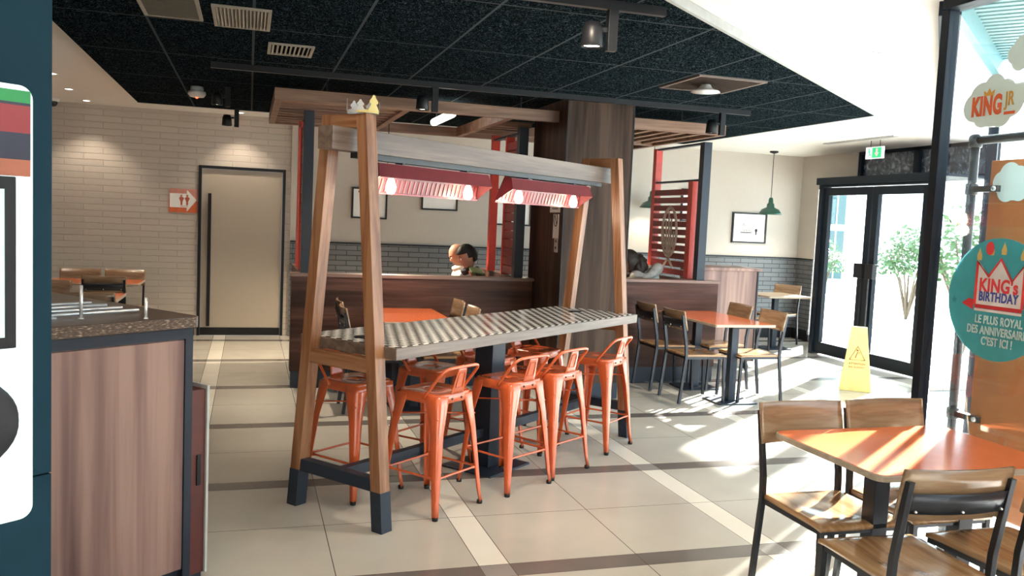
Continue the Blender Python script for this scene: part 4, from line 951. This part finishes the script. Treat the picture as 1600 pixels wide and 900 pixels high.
# ================================================================== PEOPLE
def sphere_pts(n=20, m=14):
    vs, fs = [], []
    for j in range(m+1):
        ph = PI*j/m
        for i in range(n): th = 2*PI*i/n; vs.append(Vector((math.sin(ph)*math.cos(th), math.sin(ph)*math.sin(th), math.cos(ph))))
    for j in range(m):
        for i in range(n): fs.append((j*n+i, j*n+(i+1) % n, (j+1)*n+(i+1) % n, (j+1)*n+i))
    return vs, fs
def skin(name, verts, edges, radii, sub=1):
    me = bpy.data.meshes.new(name); me.from_pydata(verts, edges, []); o = bpy.data.objects.new(name, me); COL.objects.link(o)
    m_ = o.modifiers.new('skin', 'SKIN'); m_.use_smooth_shade = True
    for i, r_ in enumerate(radii): me.skin_vertices[0].data[i].radius = (r_, r_) if not isinstance(r_, tuple) else r_; me.skin_vertices[0].data[i].use_root = (i == 0)
    s_ = o.modifiers.new('sub', 'SUBSURF'); s_.levels = sub
    out = bpy.data.meshes.new_from_object(o.evaluated_get(bpy.context.evaluated_depsgraph_get())); bpy.data.objects.remove(o)
    return out
def head_surface(p, grow=0.0):     # p on the unit sphere; faces +x. returns a head-shaped point centred on the skull
    x, y, z = p; r = Vector((x*.098, y*.077, z*.122))
    if z < 0: r.y *= 1-.28*min(1, -z)**1.3; r.x *= 1-.10*(-z)
    if x < 0 and z < -.2: r.x *= 1-.25*(-z)          # nape
    if x > 0:
        f_ = max(0, 1-(y/.45)**2)
        r.x += .022*math.exp(-((z+.18)/.13)**2)*math.exp(-(y/.16)**2)      # nose
        r.x -= .010*math.exp(-((z-.05)/.10)**2)*math.exp(-((abs(y)-.32)/.2)**2)   # eye sockets
        r.x += .007*math.exp(-((z-.2)/.08)**2)*f_                          # brow
        r.x += .007*math.exp(-((z+.50)/.07)**2)*math.exp(-(y/.25)**2)       # lips
        r.x -= .005*math.exp(-((z+.62)/.06)**2)*math.exp(-(y/.3)**2)
        r.x += .010*math.exp(-((z+.82)/.12)**2)*math.exp(-(y/.35)**2)       # chin
    return r+Vector(p).normalized()*grow
def person(name_label, loc, rot, tilt, skin_c, shirt_c, trouser_c, hair_fn, hair_c, extra=None, s=1.0):
    t_ = thing('person', name_label, 'person', loc, rot)
    M_SK = plain('skin_'+str(len(MATS)), skin_c, .5, var=.03); M_SH = plain('cloth_'+str(len(MATS)), shirt_c, .85); M_TR = plain('cloth_'+str(len(MATS)), trouser_c, .85)
    # seated skeleton, faces +x; seat height .46
    V_, E_, R_ = [], [], []
    def v(p, r, par=None):
        V_.append(p); R_.append(r); i = len(V_)-1
        if par is not None: E_.append((par, i))
        return i
    pel = v((0, 0, .56), (.13, .15)); sp1 = v((.01, 0, .72), .125, pel); ch_ = v((.03, 0, .90), (.125, .155), sp1); nk0 = v((.04, 0, 1.03), .08, ch_); nk = v((.06, 0, 1.10), .055, nk0)
    HC = Vector((.085, 0, 1.205)); nk2 = v((.075, 0, 1.15), .055, nk)
    hands = []
    for sd in (-1, 1):
        sh = v((.03, sd*.165, .99), .062, ch_); el = v((.10, sd*.235, .78), .043, sh); wr = v((.30, sd*.12, .785), .028, el)
        pm = v((.36, sd*.10, .775), (.022, .036), wr); pm2 = v((.395, sd*.095, .77), (.018, .038), pm)
        for k_, (dy, ln) in enumerate(((-.030, .060), (-.010, .072), (.010, .068), (.029, .055))):
            f1 = v((.42, sd*.095+dy, .772), .0095, pm2); f2 = v((.42+ln*.5, sd*.095+dy*1.1, .768), .0088, f1); v((.42+ln*.85, sd*.095+dy*1.1, .756), .008, f2)
        th_ = v((.37, sd*.095-sd*.038, .77), .011, pm); v((.40, sd*.095-sd*.056, .762), .009, th_)
        hp = v((.06, sd*.09, .545), .085, pel); kn = v((.44, sd*.11, .52), .062, hp); an = v((.46, sd*.11, .10), .042, kn); ft = v((.50, sd*.11, .045), .04, an); v((.60, sd*.115, .035), .033, ft)
    body = skin('tmp', V_, E_, R_, 1)
    bm = bmesh.new(); bm.from_mesh(body)
    sv, sf = sphere_pts(36, 28); R3 = Matrix.Rotation(tilt, 3, 'Y')
    def add(vs, fs):
        b_ = [bm.verts.new(q) for q in vs]
        for f in fs:
            try: bm.faces.new([b_[i] for i in dict.fromkeys(f)])
            except Exception: pass
    add([HC+R3 @ head_surface(q) for q in sv], sf)
    for sd in (-1, 1): add([HC+R3 @ Vector((q.x*.017-.006, sd*.076+q.y*.010, q.z*.030-.008)) for q in sv], sf)
    bmesh.ops.remove_doubles(bm, verts=bm.verts, dist=1e-5); bmesh.ops.recalc_face_normals(bm, faces=bm.faces)
    me = bpy.data.meshes.new('body'); bm.to_mesh(me); bm.free()
    o = bpy.data.objects.new('body', me); COL.objects.link(o); rm_ = o.modifiers.new('r', 'REMESH'); rm_.mode = 'VOXEL'; rm_.voxel_size = .007; rm_.use_smooth_shade = True
    me2 = bpy.data.meshes.new_from_object(o.evaluated_get(bpy.context.evaluated_depsgraph_get())); bpy.data.objects.remove(o)
    bm = bmesh.new(); bm.from_mesh(me2); bm.verts.ensure_lookup_table(); seen = set(); comps = []
    for v0 in bm.verts:
        if v0 in seen: continue
        st_ = [v0]; seen.add(v0); cc = [v0]
        while st_:
            for e2 in st_.pop().link_edges:
                for v1 in e2.verts:
                    if v1 not in seen: seen.add(v1); st_.append(v1); cc.append(v1)
        comps.append(cc)
    comps.sort(key=len)
    for cc in comps[:-1]: bmesh.ops.delete(bm, geom=cc, context='VERTS')
    bm.to_mesh(me2); bm.free()
    me2.materials.clear(); me2.materials.append(M_SK); bo = bpy.data.objects.new('body', me2); COL.objects.link(bo); bo.parent = t_
    # clothing shells grown from the same skeleton
    def shell(nm, idx, add_r, mat):
        mp = {i: k_ for k_, i in enumerate(idx)}; E2 = [(mp[a], mp[b]) for a, b in E_ if a in mp and b in mp]
        rr = [tuple(q+add_r for q in R_[i]) if isinstance(R_[i], tuple) else R_[i]+add_r for i in idx]
        m_ = skin(nm, [V_[i] for i in idx], E2, rr, 2); m_.materials.clear(); m_.materials.append(mat)
        for p_ in m_.polygons: p_.use_smooth = True
        q = bpy.data.objects.new(nm, m_); COL.objects.link(q); q.parent = t_; return q
    n_side = (len(V_)-6)//2; base = [6, 6+n_side]
    arms = [i for b_ in base for i in (b_, b_+1, b_+2)]
    shell('jacket', [0, 1, 2, 3]+arms, .016, M_SH)
    legs = [0]
    for b_ in base:
        k0 = b_+n_side-5; legs += [k0, k0+1, k0+2]
    shell('trousers', legs, .012, M_TR)
    for b_ in base:
        k0 = b_+n_side-2; shell('shoe', [k0, k0+1], .010, M_RUBBER)
    # collar
    MB().tube([(.05+.075*math.cos(a), .075*math.sin(a), 1.075+.018*math.cos(a+PI)) for a in [i*PI/10 for i in range(20)]], .026, 8, closed=True).build('collar', plain('collar_'+str(len(MATS)), hair_c if extra == 'dark' else (.75, .74, .70) if extra == 'pale' else (.03, .03, .04), .8), t_)
    # hair
    hb = bmesh.new(); hv, hf = sphere_pts(40, 30); keep = []
    bv = [hb.verts.new(HC+R3 @ (head_surface(q)+q.normalized()*(.010+.004*mnoise.noise(q*6)))) for q in hv]
    for f in hf:
        c_ = sum((hv[i] for i in f), Vector())/4
        if hair_fn(c_):
            try: hb.faces.new([bv[i] for i in dict.fromkeys(f)])
            except Exception: pass
    hm = bpy.data.meshes.new('hair'); hb.to_mesh(hm); hb.free()
    for p_ in hm.polygons: p_.use_smooth = True
    hm.materials.append(plain('hair_'+str(len(MATS)), hair_c, .6)); ho = bpy.data.objects.new('hair', hm); COL.objects.link(ho); ho.parent = t_
    so = ho.modifiers.new('s', 'SOLIDIFY'); so.thickness = .012; so.offset = -.2
    # face details
    for sd in (-1, 1):
        e_ = HC+R3 @ Vector((.083, sd*.030, .004)); MB().lathe([(0, -.011), (.008, -.008), (.011, 0), (.008, .008), (0, .011)], e_, 14).build('eye', M_PAPER, t_)
        MB().tube([HC+R3 @ Vector((.094, sd*.016, .028)), HC+R3 @ Vector((.094, sd*.032, .033)), HC+R3 @ Vector((.085, sd*.046, .028))], .003, 6).build('eyebrow', plain('brow', (.03, .02, .015), .7), t_)
    MB().tube([HC+R3 @ Vector((.090, -.022, -.062)), HC+R3 @ Vector((.098, 0, -.060)), HC+R3 @ Vector((.090, .022, -.062))], .0035, 6).build('mouth', plain('lips', (.35, .12, .10), .5), t_)
    t_.scale = (s, s, s); return t_
full = lambda c: (c.x < .15 and c.z > -.45 and not (c.x > -.25 and c.z < .0)) or c.z > .45
bald = lambda c: (c.x < -.2 and -.4 < c.z < .35)
pa = person('seated man with short black hair and dark jacket with green and rust shoulders', (2.24, 8.60, 0), PI+.1, .35, (.42, .23, .16), (.035, .03, .03), (.03, .035, .05), full, (.006, .005, .005), 'black')
def shoulder_patch(par, sd, mat, z0, z1, nm):
    MB().sheet(lambda u, v: (.03+(.082)*math.cos(u*PI*1.2-2.6)*1.0, sd*(.13+.085*v), z0+(z1-z0)*(1-v)+.028*math.sin(u*PI)), 12, 6, (0, 0, -.012)).build(nm, mat, par)
shoulder_patch(pa, 1, plain('patch_green', (.18, .23, .09), .8), 1.04, 1.085, 'green_shoulder'); shoulder_patch(pa, 1, plain('patch_rust', (.26, .055, .025), .8), .99, 1.045, 'rust_shoulder')
pc = person('seated balding man looking down, pale shirt, beside the dark-haired man', (2.25, 9.04, 0), PI, .50, (.50, .27, .18), (.75, .73, .68), (.05, .05, .06), bald, (.10, .05, .03), 'pale')
longh = lambda c: c.x < .35 or c.z > .5
pd = person('seated person with long brown hair and fur-trimmed hood right of the pillar', (4.12, 8.68, 0), PI-.3, .25, (.45, .27, .2), (.16, .15, .14), (.04, .05, .08), longh, (.045, .028, .02), 'dark')
# loose hair and fur hood
fh = MB(); sv, sf = sphere_pts(48, 30)
def lump(c_, r3, amp, fr):
    return [Vector(c_)+Vector((q.x*r3[0], q.y*r3[1], q.z*r3[2]))*(1+amp*mnoise.noise(q*fr)) for q in sv]
MB().add(lump((-.02, 0, 1.12), (.095, .10, .17), .18, 4), sf, True).build('long_hair', plain('brown_hair', (.045, .028, .02), .6), pd)
ring_ = [(-.03+.14*math.cos(a)-.06, .15*math.sin(a), 1.08+.055*math.cos(a+PI)+.02*math.sin(3*a)) for a in [i*PI/14 for i in range(28)]]
MB().tube(ring_, [.052+.012*math.sin(7*i) for i in range(28)], 12, closed=True).build('fur_trim', plain('grey_fur', (.66, .63, .58), .9, var=.2), pd)
MB().add(lump((-.13, 0, 1.04), (.11, .15, .10), .12, 5), sf, True).build('hood', plain('pale_hood', (.8, .82, .8), .8), pd)
# booth benches they sit on, and their tables
def bench(label, x0, x1, y0, y1, back_at):
    t_ = thing('booth_bench', label, 'bench', ((x0+x1)/2, (y0+y1)/2, 0)); a, b = (x1-x0)/2, (y1-y0)/2
    box(-a, a, -b, b, 0, .36).build('base', M_WALH, t_); box(-a, a, -b, b, .36, .445).build('seat_cushion', plain('brown_leatherette', (.09, .045, .03), .45), t_, .02, 3)
bench('booth bench under the two seated men behind the long half wall', 1.98, 2.50, 8.25, 9.40, 1)
bench('booth bench under the fur-hooded person right of the pillar', 3.92, 4.44, 8.28, 9.20, 1)
table(1.30, 1.86, 8.30, 9.30, 'orange booth table before the two seated men', [(0, 0)], r=.02)
